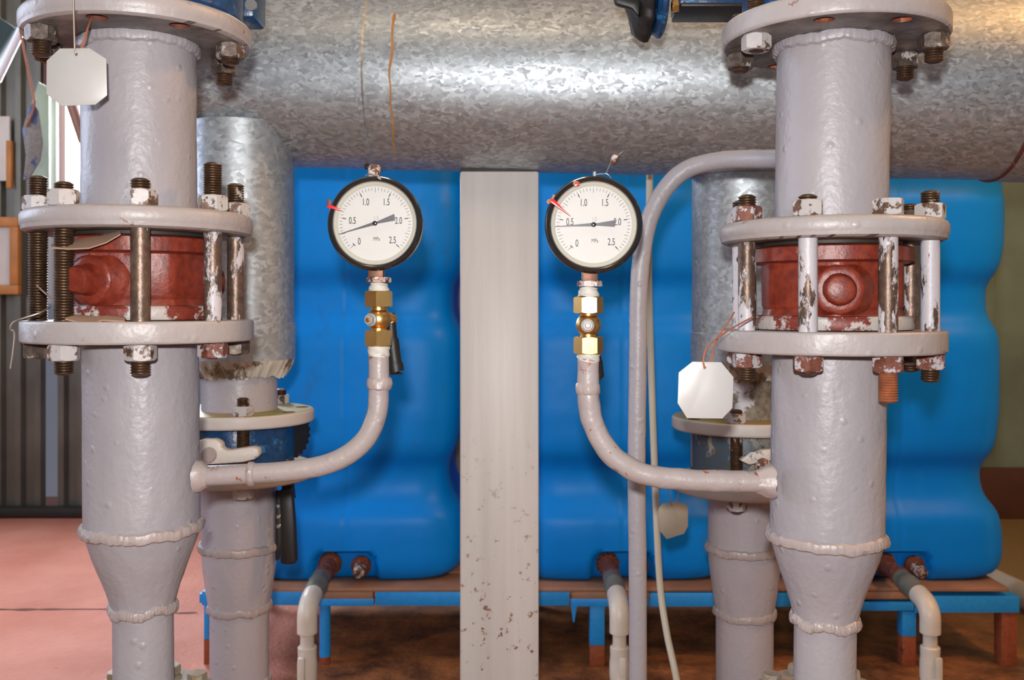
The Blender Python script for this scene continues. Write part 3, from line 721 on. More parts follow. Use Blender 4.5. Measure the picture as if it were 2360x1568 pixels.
# ------------------------------------------------------------------ pressure gauges
def text_mesh(bm, s, size, loc, sx=.72, thick=.00012, font_bold=0.0):
    cu = bpy.data.curves.new('t', 'FONT'); cu.body = s; cu.size = size; cu.align_x = 'CENTER'; cu.align_y = 'CENTER'
    cu.extrude = thick; cu.offset = font_bold
    o = bpy.data.objects.new('t', cu); C.objects.link(o)
    bpy.context.view_layer.update(); dg = bpy.context.evaluated_depsgraph_get()
    me = bpy.data.meshes.new_from_object(o.evaluated_get(dg)); bpy.data.objects.remove(o); bpy.data.curves.remove(cu)
    # text lies in XY; stand it up facing -Y
    for v in me.vertices: v.co = Vector((v.co.x*sx, -v.co.z, v.co.y))+Vector(loc)
    bm.from_mesh(me); bpy.data.meshes.remove(me)
def gauge(px, py, d, needle_deg, label, seed, rot_marker, kind):
    c = P(px, py, d); k = d/F; R = .0458
    t = thing('pressure_gauge', c, label, 'gauge', 'pressure gauges on the siphon tubes')
    Mx = frame(c, (0, -1, 0), (1, 0, 0))   # local z towards the viewer
    bm = bmesh.new(); lathe(bm, [(.030, -.034), (.0425, -.032), (.0445, -.029), (.0447, -.0095), (.0440, -.0085)], Mx, 96); part('case', bm, 'black', t)
    bm = bmesh.new(); ringlathe(bm, [(R-.0030, -.008), (R, -.0068), (R+.0001, -.004), (R-.0010, -.0030), (R-.0006, -.0015), (R-.0016, .0008), (R-.0032, .0014), (R-.0046, .0008), (R-.0056, -.0008), (R-.0056, -.006)], Mx, 128); part('bezel', bm, 'black', t)
    bm = bmesh.new(); ringlathe(bm, [(R-.0050, -.0055), (R-.0052, -.0010), (R-.0062, -.0040), (R-.0098, -.0058), (R-.0098, -.0064)], Mx, 128); part('inner_ring', bm, 'dialrim', t)
    bm = bmesh.new(); lathe(bm, [(R-.006, -.0068), (R-.006, -.0058)], Mx, 96); dial = part('dial', bm, 'dial', t)
    # marks
    y = c.y+.0056; bm = bmesh.new(); rd = .0348
    for i in range(51):
        a = math.radians(225-i*5.4); major = i % 10 == 0; mid = i % 5 == 0
        r1 = rd; r0 = rd-(.0058 if major else .0047 if mid else .0030); wd = .00036 if not major else .00030
        M4 = Matrix.Translation((c.x, y, c.z)) @ Matrix.Rotation(-a, 4, 'Y')
        box(bm, ((r0+r1)/2, 0, 0), (r1-r0, .0002, wd), M4)
        if major: box(bm, (r0+.0014, 0, 0), (.0034, .00024, .0009 if i else .0005), M4)
        if i == 0: box(bm, (r0, 0, 0), (.0008, .00024, .0034), M4)
    kk = .0458/112.0  # metres per pixel on the dial
    for s, dx, dy in (('0', -38, -43), ('0.5', -54, 6), ('1.0', -23, 50), ('1.5', 26, 50), ('2.0', 55, 6), ('2.5', 41, -40)):
        text_mesh(bm, s, 23*kk, (c.x+dx*kk, y, c.z+dy*kk), .62, font_bold=.00006)
    text_mesh(bm, 'MPa', 13*kk, (c.x+3*kk, y, c.z-37*kk), .72, font_bold=.0)
    part('scale_marks', bm, 'ink', dial)
    bm = bmesh.new(); text_mesh(bm, '1.5', 12*kk, (c.x+2*kk, y, c.z+13*kk), .8, font_bold=.0)
    part('class_mark', bm, 'inkgrey', dial)
    # needle
    bm = bmesh.new(); a = math.radians(needle_deg); Mn = Matrix.Translation((c.x, c.y+.0030, c.z)) @ Matrix.Rotation(-a, 4, 'Y') @ Matrix.Rotation(PI/2, 4, 'X')
    L = .0365; prism(bm, [(L, .00025), (L*.5, .0007), (.004, .0014), (0, .0018), (-.0022, .0010), (-.0195, .0031), (-.0205, -.0031), (-.0022, -.0010), (0, -.0018), (.004, -.0014), (L*.5, -.0007), (L, -.00025)], .0004, Mn)
    nd = part('needle', bm, 'needle', t)
    bm = bmesh.new(); lathe(bm, [(.0023, -.0058), (.0023, -.0022), (.0016, -.0012), (.0009, -.0010)], Mx, 28); part('hub', bm, 'black', nd)
    bm = bmesh.new(); lathe(bm, [(R-.0052, -.0008), (R-.0052, -.0002)], Mx, 96); part('glass', bm, 'glass', t)
    # stem below
    bm = bmesh.new()
    zb = c.z-.0445; yb = .932 if kind == 'L' else .905
    box(bm, (P(868 if kind == 'L' else 1359, 0, yb).x, yb, zb-.0035), (.0145, .0145, .013), None, .0006); part('stem_square', bm, 'copper', t)
    bm = bmesh.new(); hexnut(bm, .0105, .0055, frame((P(873 if kind == 'L' else 1359, 0, yb).x, yb, P(0, 652 if kind == 'L' else 661, yb).z)), .0006, math.radians(10 if kind == 'L' else 0)); part('stem_hex', bm, 'copperdark', t)
    return t, c, kk, Mx
gL, c1, kk, Mg1 = gauge(863, 514, .918, 197, 'round white dial pressure gauge, left one, needle tip below the 0.5 mark', 5, None, 'L')
gR, c2, kk, Mg2 = gauge(1369, 517, .890, 183, 'round white dial pressure gauge, right one, needle almost level', 6, None, 'R')
# markers and seals
dm = .9155
k = dm/F
bm = bmesh.new(); prism(bm, [(-109*k, 37*k), (-107*k, 44*k), (-96*k, 42*k), (-75*k, 33*k), (-76*k, 30*k), (-95*k, 34*k)], .0007, frame(P(863, 516, dm), (0,-1,0), (1,0,0)), .0001); part('red_marker', bm, 'redmark', gL)
bm = bmesh.new(); prism(bm, [(-110*k, 40*k), (-109*k, 60*k), (-98*k, 52*k), (-106*k, 38*k)], .0012, frame(P(863, 516, dm+.004), (0,-1,0), (1,0,0)), .0002); part('marker_clip', bm, 'copper', gL)
bm = bmesh.new(); lathe(bm, [(.0055, -.004), (.0058, 0), (.0058, .005), (.0045, .0072)], frame(P(862, 398, .925)), 24, lumpy(2, .0006, 2)); part('top_plug', bm, 'copperdark', gL)
bm = bmesh.new(); tube(bm, [P(842, 406, .915), P(850, 401, .912), P(864, 403, .911), P(873, 406, .912), P(877, 413, .912)], .0006, 8); tube(bm, [P(866, 402, .912), P(872, 410, .911), P(878, 414, .912)], .0006, 8); part('seal_wire', bm, 'steel', gL)
dm = .887; k = dm/F
bm = bmesh.new(); prism(bm, [(-106*k, 53*k), (-101*k, 59*k), (-93*k, 59*k), (-74*k, 38*k), (-54*k, 19*k), (-80*k, 36*k), (-98*k, 49*k)], .0012, frame(P(1370, 518, dm), (0,-1,0), (1,0,0)), .0003); part('red_marker', bm, 'redmark', gR)
bm = bmesh.new(); prism(bm, [(-112*k, 52*k), (-108*k, 58*k), (-100*k, 60*k), (-96*k, 70*k), (-90*k, 68*k), (-96*k, 56*k), (-106*k, 46*k)], .0015, frame(P(1370, 518, dm+.003), (0,-1,0), (1,0,0)), .0003)
prism(bm, [(-50*k, 92*k), (-48*k, 101*k), (-36*k, 99*k), (-38*k, 91*k)], .0012, frame(P(1370, 518, dm), (0,-1,0), (1,0,0)), .0002); part('tape_scrap', bm, 'card', gR)
bm = bmesh.new(); prism(bm, [(-47*k, 88*k), (-46*k, 96*k), (-34*k, 98*k), (-35*k, 90*k)], .0012, frame(P(1370, 518, dm-.001), (0,-1,0), (1,0,0)), .0002); part('red_wax_seal', bm, 'redmark', gR)
bm = bmesh.new(); lathe(bm, [(.0016, -.002), (.0016, .0032)], frame(P(1371, 404, .893)), 16); part('top_screw', bm, 'steel', gR)
bm = bmesh.new(); tube(bm, [P(1371, 403, .889), P(1385, 401, .888), P(1396, 400, .888), P(1402, 388, .888), P(1407, 376, .888)], .00045, 8)
tube(bm, [P(1408, 410, .889), P(1402, 403, .888), P(1396, 400, .888)], .00045, 8); tube(bm, [P(1424, 361, .888), P(1428, 355, .888), P(1433, 352, .888), P(1436, 348, .888)], .00045, 8)
sw = part('seal_wire', bm, 'steel', gR)
bm = bmesh.new(); lathe(bm, [(.0012, -.005), (.003, -.0035), (.0038, 0), (.003, .0038), (.001, .005)], frame(P(1416, 368, .888), (.35, 0, 1)), 20, lumpy(8, .0006, 2)); part('lead_seal', bm, 'copperdark', sw)

# ------------------------------------------------------------------ identification tags
def octo(px0, py0, pts, d, name, label, mat, th=.0008, hole=None, tiltv=(0,-1,0)):
    k = d/F; c = P(px0, py0, d)
    poly = [((x-px0)*k, -(y-py0)*k) for x, y in pts]
    bm = bmesh.new(); prism(bm, poly, th, frame(c, tiltv, (1,0,0)), .0002)
    if hole:
        ct = bmesh.new(); h = P(hole[0], hole[1], d); lathe(ct, [(.0013, -.02), (.0013, .02)], frame(h, (0,-1,0)), 16); bm = cut(bm, ct)
    t = thing(name, c, label, 'tag', None); part('plate', bm, mat, t); return t
s = 3.135
tg = octo(177, 178, [(435/s, 352/s), (650/s, 350/s), (770/s, 428/s), (776/s, 690/s), (690/s, 758/s), (450/s, 768/s), (338/s, 680/s), (340/s, 440/s)], .822, 'metal_tag', 'blank clipped-corner metal tag hanging from wire below the top left flange', 'tag', hole=(177, 126))
bm = bmesh.new(); tube(bm, [P(168, -40, .815), P(170, 40, .817), P(172, 110, .818), P(175, 124, .819), P(180, 127, .824)], .00075, 8); tw = part('hanging_wire', bm, 'wire', tg)
bm = bmesh.new(); tube(bm, [P(180, 127, .826), P(192, 100, .83), P(204, 60, .84), P(211, 42, .85)], .0009, 8); part('rusty_wire', bm, 'wirer', tg)
s = 3.137
tg = octo(1625, 900, [(1430+x/s, 820+y/s) for x, y in [(520, 43), (727, 47), (816, 155), (808, 378), (735, 455), (480, 452), (412, 343), (420, 122)]], .845, 'metal_tag', 'blank clipped-corner metal tag hanging left of the right front stack', 'tag', hole=(1624, 848))
bm = bmesh.new(); tube(bm, [P(1624, 848, .84), P(1621, 835, .84), P(1624, 815, .842), P(1632, 798, .845), P(1650, 782, .85), P(1690, 755, .862), P(1735, 731, .875)], .0008, 8)
tube(bm, [P(1626, 848, .848), P(1641, 825, .85), P(1645, 800, .855), P(1660, 770, .862), P(1680, 740, .87), P(1692, 720, .88)], .0008, 8); part('twisted_wire', bm, 'wirer', tg)
tg = octo(1551, 1200, [(1525, 1160), (1560, 1158), (1582, 1164), (1588, 1172), (1588, 1215), (1578, 1232), (1535, 1242), (1518, 1222), (1513, 1180), (1517, 1168)], 1.33, 'metal_tag', 'small dull brown tag hanging behind the right siphon tube, beside the cream hose', 'tagd', hole=(1548, 1166), tiltv=(.25,-1,0))
bm = bmesh.new(); tube(bm, [P(1548, 1166, 1.325), P(1544, 1140, 1.33), P(1550, 1112, 1.34), P(1562, 1110, 1.345), P(1562, 1145, 1.34), P(1550, 1166, 1.332)], .0007, 8, 6); part('hanging_wire', bm, 'wire', tg)
# loose wire on the left stack
bm = bmesh.new(); tube(bm, [P(116, 708, .85), P(90, 722, .84), P(50, 735, .835), P(30, 745, .835), P(24, 760, .836), P(33, 768, .838), P(30, 810, .838), P(24, 850, .838)], .0008, 8)
tube(bm, [P(84, 658, .836), P(104, 676, .838), P(124, 692, .842)], .0008, 8)
single('loose_wire', bm, 'wire', P(50, 735, .835), 'loose bent wire sticking out left of the left lower flange', 'wire')

# ------------------------------------------------------------------ big galvanised duct
dl, dr = 1.45, 1.37
pA = P(300, 185, dl); pB = P(2600, 178, dr); pA.z, pB.z = EYE+.3495, EYE+.3145
Rd = .134
ax = (pB-pA).normalized(); Ld = (pB-pA).length; Md = frame(pA, ax, (0, 0, 1))
def xat(px):
    # distance along the duct where it crosses column px at its front
    for i in range(2000):
        q = pA+ax*(Ld*i/2000)
        if 1180+q.x*F/(q.y-Rd*.9) > px: return Ld*i/2000
    return Ld
duct = thing('galvanised_duct', pA, 'large horizontal galvanised duct running across the top of the view', 'duct')
x1 = xat(838); x2 = xat(2400)
def dj(t, i): return .0012*noise.noise(Vector((math.cos(t)*2, math.sin(t)*2, i*.12))), 0
bm = bmesh.new(); lathe(bm, [(Rd-.004, -.0005), (Rd, 0)]+[(Rd, (x1+.012)*j/20) for j in range(1, 21)], Md, 160, dj); part('left_section', bm, 'galv', duct)
bm = bmesh.new(); lathe(bm, [(Rd+.0004, x1-.001), (Rd+.0052, x1), (Rd+.0052, x1+.006), (Rd+.0022, x1+.008)]+[(Rd+.0022, x1+(x2+.01-x1)*j/50) for j in range(2, 51)], Md, 160, dj); part('middle_section', bm, 'galv', duct)
bm = bmesh.new(); lathe(bm, [(Rd+.003, x2), (Rd+.0045, x2+.001), (Rd+.0045, Ld)], Md, 128); part('right_section', bm, 'galv', duct)
bm = bmesh.new(); lathe(bm, [(Rd+.0015, x2-.002), (Rd+.0055, x2-.001), (Rd+.0055, x2+.001), (Rd+.0045, x2+.003)], Md, 128); part('joint_ridge', bm, 'rust', duct)
# clips at the left seam
bm = bmesh.new(); q = pA+ax*x1
for an in (172, ):
    a = math.radians(an); v3 = Md @ Vector((math.cos(a)*(Rd+.003), math.sin(a)*(Rd+.003), x1)); box(bm, v3, (.02, .012, .006), None, .001)
part('seam_clip', bm, 'dark', duct)
# rust run on duct
bm = bmesh.new(); rows = []
for i in range(50):
    fr_ = i/49; py = 30+fr_*330
    a = None
    # angle around the duct for this row, found numerically on the front side
    best = None
    for j in range(200):
        an = PI*.02+PI*.98*j/199
        v3 = Md @ Vector((math.cos(an)*(Rd+.0028), math.sin(an)*(Rd+.0028), x1+.045))
        pyv = HZ-(v3.z-EYE)*F/v3.y
        if v3.y < pA.y-.03 and (best is None or abs(pyv-py) < best[0]): best = (abs(pyv-py), an)
    an = best[1]; wv = .0036*(.4+.6*abs(noise.noise(Vector((i*.31, 0, 3)))))*(1-.5*fr_); off = .004*noise.noise(Vector((i*.12, 2, 0)))-.004*fr_
    rows.append([bm.verts.new(Md @ Vector((math.cos(an)*(Rd+.0030), math.sin(an)*(Rd+.0030), x1+.048+off+s2*wv))) for s2 in (-1, 1)])
for a, c in zip(rows, rows[1:]): bm.faces.new((a[0], a[1], c[1], c[0]))
M['ruststreak'] = plain('orange_rust_run', (.50,.22,.05), .7, 0, 0, 0, .4, 60)
part('rust_run', bm, 'ruststreak', duct)

# ------------------------------------------------------------------ post
kp = 1.40; bm = bmesh.new(); pw = P(1242, 0, kp).x-P(1060, 0, kp).x; pxc = P(1151, 0, kp).x
zt = P(0, 394, kp).z
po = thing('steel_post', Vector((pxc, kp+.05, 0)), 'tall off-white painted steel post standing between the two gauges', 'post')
box(bm, (pxc, kp+.05, zt/2), (pw, .10, zt), None, .0035); part('post_body', bm, 'post', po)
bm = bmesh.new(); box(bm, (pxc, kp+.052, zt+.004), (pw*.985, .09, .008), None, .001); part('gap_shade_strip', bm, 'dark', po)  # dark strip standing in for the shadow gap between post and duct

# ------------------------------------------------------------------ rear pipes with jackets and butterfly valves
def rear_stack(side, px, d, zt, zb, zW1, zW2, rs, seed, front_phi):
    cx = P(px, 0, d).x; nm = {'L': 'left', 'R': 'right'}[side]
    c = Vector((cx, d, 0)); Mx = frame((cx, d, EYE))
    # jacket
    tj = thing('insulation_jacket', Vector((cx, d, Z(-.10))), f'vertical galvanised sheet jacket around the {nm} rear pipe, joining the big duct', 'pipe jacket')
    jt = .26; Rj = .0775; zband = -.026 if side == 'L' else -.040; zsk = -.077 if side == 'L' else -.084
    bm = bmesh.new(); lathe(bm, [(Rj, zband-.004)]+[(Rj, zband+(jt-zband)*i/16) for i in range(17)], Mx, 128, lumpy(seed, .0007, 1.5)); part('shell', bm, 'galv2', tj)
    bm = bmesh.new(); lathe(bm, [(Rj+.0006, zband+.001), (Rj+.0016, zband), (Rj+.0016, zsk)], Mx, 128, lumpy(seed, .0007, 1.5)); part('collar_band', bm, 'galv2', tj)
    def pleat(t, i):
        w_ = i/5.0
        return w_*.0035*math.sin(t*34+2.2*math.sin(t*5))*(1 if i else 0), -(.005*abs(noise.noise(Vector((math.cos(t)*5, math.sin(t)*5, seed))))+.0015*math.sin(t*41))*w_
    bm = bmesh.new(); lathe(bm, [(Rj+.0014-(.0165*(i/5)**1.3), zsk-.024*i/5) for i in range(6)], Mx, 340, pleat, cap=False); 
    lathe(bm, [(Rj-.017, zsk-.02), (Rj-.01, zsk)], Mx, 64); part('crimped_skirt', bm, 'galvdirty', tj)
    if side == 'R':
        bm = bmesh.new(); lathe(bm, [(Rj, .190), (Rj+.0022, .191), (Rj+.0022, .215), (Rj-.012, .226)], Mx, 128); part('top_band', bm, 'galv2', tj)
    # pipe above valve
    tu = thing('rear_pipe_stub', Vector((cx, d, Z(zt[0]))), f'short grey pipe stub and flange below the jacket, {nm} rear', 'pipe')
    bm = bmesh.new(); lathe(bm, [(R108+.0005, zt[1]-.002), (R108+.0005, zt[1]+.02), (R108+.0005, -.07)], Mx, 72, lumpy(seed+2, .0006, 3)); part('pipe', bm, 'grey2' if side == 'L' else M_dirty, tu)
    hs = (48, 93) if side == 'L' else (-52, )
    hs = [h+front_phi for h in ((45, 90) if side == 'L' else (-45,))]
    bm = flange_bm(cx, d, zt[0], zt[1], holes=hs, seed=seed+3); rust_holes(part('flange', bm, 'dustf', tu), cx, d, hs)
    # valve
    tv = thing('butterfly_valve', Vector((cx, d, Z(zb[1]))), f'{"blue" if side == "L" else "grimy blue"} butterfly valve between the {nm} rear flanges', 'valve')
    h = zt[0]-zb[1]
    bm = bmesh.new(); z0 = zb[1]; lathe(bm, [(.070, z0), (.0775, z0+.003), (.079, z0+.012), (.079, z0+h-.010), (.077, z0+h-.003), (.070, z0+h)], Mx, 96); part('body', bm, 'blueenamel' if side == 'L' else 'bluegrimy', tv)
    # lower pipe
    tl = thing('rear_lower_pipe', Vector((cx, d, Z(zW2))), f'grey rear pipe with two weld rings and reducer, {nm} rear, below the butterfly valve', 'pipe')
    bm = bmesh.new(); lathe(bm, [(R108+.0005, zW1), (R108+.0005, (zW1+zb[0])/2), (R108+.0005, zb[0]+.002)], Mx, 96, lumpy(seed+5, .0007, 3)); part('pipe', bm, 'grey2', tl)
    bm = flange_bm(cx, d, zb[0], zb[1], seed=seed+6); part('flange', bm, 'dustf', tl)
    bm = bmesh.new(); weld(bm, R108+.0008, zW1, Mx, .0066, .0048, seed+7); part('weld_bead', bm, 'weld', tl)
    bm = bmesh.new(); lathe(bm, [(rs+.0005+(R108-rs)*(1-t_)**1.0*(1+.55*t_), zW1+(zW2-zW1)*t_) for t_ in [i/16 for i in range(17)]], Mx, 96, lumpy(seed+8, .0008, 4)); part('reducer', bm, 'grey2', tl)
    bm = bmesh.new(); weld(bm, rs+.0008, zW2, Mx, .0064, .0044, seed+9); part('weld_bead', bm, 'weld', tl)
    bm = bmesh.new(); lathe(bm, [(rs, -EYE+.001), (rs, -.6), (rs, zW2)], Mx, 72, lumpy(seed+10, .0006, 3)); part('lower_pipe', bm, 'grey2', tl)
    if side == 'L':
        bm = bmesh.new(); weld(bm, rs+.001, -.545, Mx, .005, .003, seed+12); part('weld_bead', bm, 'weld', tl)
    return tv, c, tu, tl
m, nt, b = new_mat('dusty_painted_flange')   # grey paint with settled dust on faces that look up
v = coords(nt)
geo = N(nt, 'ShaderNodeNewGeometry'); sx = N(nt, 'ShaderNodeSeparateXYZ'); nt.links.new(geo.outputs['Normal'], sx.inputs[0])
dust = mix(nt, ramp(nt, noise_n(nt, v, 14, 5), [(.4, 0), (.6, 1)]), (.30,.21,.10), (.26,.25,.06))
col = mix(nt, ramp(nt, sx.outputs['Z'], [(.75, 0), (.95, 1)]), (.47,.44,.42), dust)
nt.links.new(col, b.inputs['Base Color']); b.inputs['Roughness'].default_value = .5
bump(nt, b, noise_n(nt, v, 120, 4), .5, .001); M['dustf'] = m
M['stubR'] = patchy('stub_grimy_paint', (.12,.09,.06), (.25,.21,.16), (.52,.49,.52), .46, 16, 0, .6, 1); M_dirty = 'stubR'
vL, rcL, tuL, tlL = rear_stack('L', 552, 1.39, (-.169, -.1505), (-.250, -.231), -.3476, -.438, .0418, 41, 3)
vR, rcR, tuR, tlR = rear_stack('R', 1716, 1.42, (-.183, -.164), (-.273, -.254), -.3595, -.455, .0418, 61, -7)
stud(bolt_M(rcL.x, rcL.y, 3), -.250, -.1505, .010, .000, 'thread', 'stud and nuts at the front of the left rear flanges, under the jacket', 'studs of the rear flanges', nut='nut', full=True, nh=.0135)
stud(bolt_M(rcL.x, rcL.y, 137), -.250, -.1505, .008, .000, 'thread', 'stud with its nut at the back right of the left rear flange', 'studs of the rear flanges', nut='nut', full=True, nh=.0135)
stud(bolt_M(rcR.x, rcR.y, -7), -.273, -.164, .004, .003, 'thread', 'stud and nuts at the front of the right rear flanges, below the hanging tag', 'studs of the rear flanges', nut='nut', full=True, nh=.0135)
# left valve: lug, pin, notch plate and black lever
dv = 1.285; k = dv/F
def lathe_at(bm, px, py, d, prof, axis, segs=32): lathe(bm, prof, frame(P(px, py, d), axis), segs)
bm = bmesh.new()
prism(bm, [((x-540)*k, -(y-1040)*k) for x, y in [(462, 1014), (478, 1008), (508, 1008), (520, 1018), (520, 1030), (535, 1034), (590, 1026), (604, 1030), (606, 1044), (598, 1054), (570, 1061), (530, 1064), (500, 1066), (480, 1066), (462, 1062)]], .020, frame(P(540, 1040, dv+.01), (0,-1,0), (1,0,0)), .003)
part('lug', bm, 'lug', vL, 'white painted lug')
bm = bmesh.new(); lathe_at(bm, 483, 1048, dv-.008, [(.0105, -.004), (.0105, .006), (.0095, .008)], (0,-1,0)); part('pin', bm, 'tube', vL)
bm = bmesh.new(); teeth = []
for i in range(84):
    a = 2*PI*i/84; r = .036 if i % 4 < 2 else .0325; teeth.append((r*math.cos(a), r*math.sin(a)))
prism(bm, teeth, .006, frame(P(672, 1000, 1.40), (.95,-.5,0), (0,0,1)), .0004); part('notch_plate', bm, 'blackp', vL)
dh = 1.37; 
bm = bmesh.new()
tube(bm, [P(662, 1060, dh), P(664, 1120, dh-.01), P(667, 1150, dh-.015)], .009, 14)
for x0, x1_, wdt in ((652, 672, 38),):
    kq = (dh-.02)/F
    prism(bm, [((x-668)*kq, -(y-1200)*kq) for x, y in [(649, 1125), (677, 1120), (684, 1200), (688, 1290), (682, 1296), (655, 1296), (651, 1290), (652, 1200)]], .016, frame(P(668, 1200, dh-.015), (0,-1,0), (1,0,0)), .003)
part('lever_grip', bm, 'blackp', vL)
kq = (dh+.015)/F
bm = bmesh.new(); prism(bm, [((x-643)*kq, -(y-1200)*kq) for x, y in [(637, 1130), (650, 1130), (650, 1250), (645, 1288), (637, 1290)]], .008, frame(P(643, 1200, dh+.015), (0,-1,0), (1,0,0)), .001); part('lever_plate', bm, 'blackp', vL)
bm = bmesh.new()
for yy in (1165, 1190, 1212): lathe_at(bm, 644, yy, dh-.002, [(.0038, 0), (.0038, .004), (.002, .006)], (0,-1,0), 16)
part('lever_bolts', bm, 'steel', vL)
# right valve: pale lug fragments and bolt
dv = 1.32; k = dv/F
bm = bmesh.new(); prism(bm, [((x-1755)*k, -(y-1050)*k) for x, y in [(1700, 1058), (1725, 1040), (1745, 1034), (1775, 1032), (1790, 1036), (1790, 1056), (1760, 1060), (1720, 1068)]], .016, frame(P(1755, 1050, dv+.01), (0,-1,0), (1,0,0)), .002); part('lug', bm, 'lug', vR, 'chipped white lug')
bm = bmesh.new(); lathe_at(bm, 1757, 1072, dv-.004, [(.010, -.004), (.010, .004), (.006, .008)], (0,-1,0)); part('pin', bm, 'copperdark', vR)

# ------------------------------------------------------------------ thin grey pipe and cream hose
dt = 1.12
pts = [P(1471, 1700, dt), P(1470, 1400, dt), P(1467, 1100, dt), P(1470, 850, dt), P(1472, 680, dt), P(1480, 580, dt), P(1497, 505, dt), P(1530, 440, dt), P(1580, 392, dt-.005), P(1650, 372, dt-.02), P(1720, 367, dt-.045), P(1800, 366, dt-.09), P(1840, 366, .985)]
pts[0] = Vector((pts[1].x, dt, 0.0)); 
bm = bmesh.new(); tube(bm, pts, .0104, 28, 10, jit=.0005)
single('thin_grey_pipe', bm, 'grey', Vector((pts[0].x, dt, 0)), 'thin grey vertical pipe behind the right gauge, bending right into the front stack', 'pipe')
dhz = 1.62
bm = bmesh.new(); tube(bm, [P(1497, 60, dhz), P(1498, 250, dhz), P(1497, 420, dhz), P(1495, 620, dhz), P(1500, 820, dhz), P(1508, 1060, dhz), P(1519, 1320, dhz), P(1535, 1450, dhz-.02), P(1560, 1570, dhz-.05), Vector((P(1600, 1705, dhz-.06).x, dhz-.06, .002))], .0057, 16, 10)
single('cream_hose', bm, 'hose', Vector((P(1600, 1705, dhz-.06).x, dhz-.06, 0)), 'thin cream hose hanging behind the thin grey pipe and curving right at the bottom', 'hose')

# ------------------------------------------------------------------ valves above the top flanges
tv = thing('top_butterfly_valve', Vector((cTL.x, cTL.y, Z(.2765))), 'blue valve with dark blue gearbox above the top left flange, cut by the frame', 'valve')
bm = bmesh.new(); lathe(bm, [(.094, Z(.277)), (.0985, Z(.281)), (.0985, Z(.325)), (.074, Z(.33))], frame((cTL.x, cTL.y, 0)), 64); part('body', bm, 'blueenamel', tv)
bm = bmesh.new(); c = P(568, 18, 1.02); box(bm, (c.x, 1.02, c.z+.02), (.03, .05, .075), None, .005); part('gearbox', bm, 'blueenamel', tv)
bm = bmesh.new(); a_ = P(500, -20, .99); b_ = P(560, -20, 1.02); tube(bm, [Vector((cTL.x+.06, cTL.y+.02, a_.z)), b_], .018, 16, smooth=False); part('shaft_housing', bm, 'blueenamel', tv)
bm = bmesh.new(); lathe(bm, [(.006, -.002), (.006, .002)], frame(P(579, 12, .995), (0,-1,0)), 20); part('cover_screw', bm, 'steel', tv)
tv = thing('top_butterfly_valve', Vector((cTR.x, cTR.y, Z(.2765))), 'blue valve with black handwheel above the top right flange, cut by the frame', 'valve')
bm = bmesh.new(); lathe(bm, [(.084, Z(.277)), (.087, Z(.281)), (.087, Z(.325)), (.074, Z(.33))], frame((cTR.x, cTR.y, 0)), 64); part('body', bm, 'blueenamel', tv)
dg_ = 1.10; kg = dg_/F
bm = bmesh.new(); c = P(1650, 5, dg_); box(bm, (c.x, dg_, c.z), (190*kg, .06, 46*kg), None, .003); part('gearbox', bm, 'blueenamel', tv)
bm = bmesh.new(); c = P(1650, 33, dg_); box(bm, (c.x, dg_-.006, c.z), (188*kg, .062, 10*kg), None, .002); part('gearbox_cover', bm, 'blackp', tv)
c = P(1535, -20, dg_)
bm = bmesh.new(); lathe(bm, [(.030, 0), (.050, .003), (.0535, .006), (.0535, .010), (.049, .015), (.02, .018)], frame((c.x, dg_, c.z), (-1, 0, 0)), 64); part('hub_disc', bm, 'blueenamel', tv)
def scal(t, i): return .0035*max(0, math.sin(t*9))*(1 if 1 <= i <= 5 else 0), 0
bm = bmesh.new(); lathe(bm, [(.02, .016), (.050, .018), (.055, .021), (.056, .025), (.053, .031), (.048, .036), (.03, .042), (.012, .050)], frame((c.x, dg_, c.z), (-1, 0, 0)), 72, scal); part('handwheel', bm, 'blackp', tv)
bm = bmesh.new(); prism(bm, [(0, 0), (26*kg, -4*kg), (60*kg, -10*kg), (56*kg, -50*kg), (40*kg, -30*kg), (4*kg, -20*kg)], .012, frame(P(1412, -5, dg_-.03), (0,-1,0), (1,0,0)), .003); part('crank_arm', bm, 'blackp', tv)
bm = bmesh.new(); hexnut(bm, .0062, .008, frame(P(1548, 14, dg_-.02), (1, 0, 0)), rot=.2); lathe(bm, [(.0038, 0), (.0038, .014)], frame(P(1548, 14, dg_-.02), (1, 0, 0)), 16); part('cover_bolt', bm, 'brass', tv)

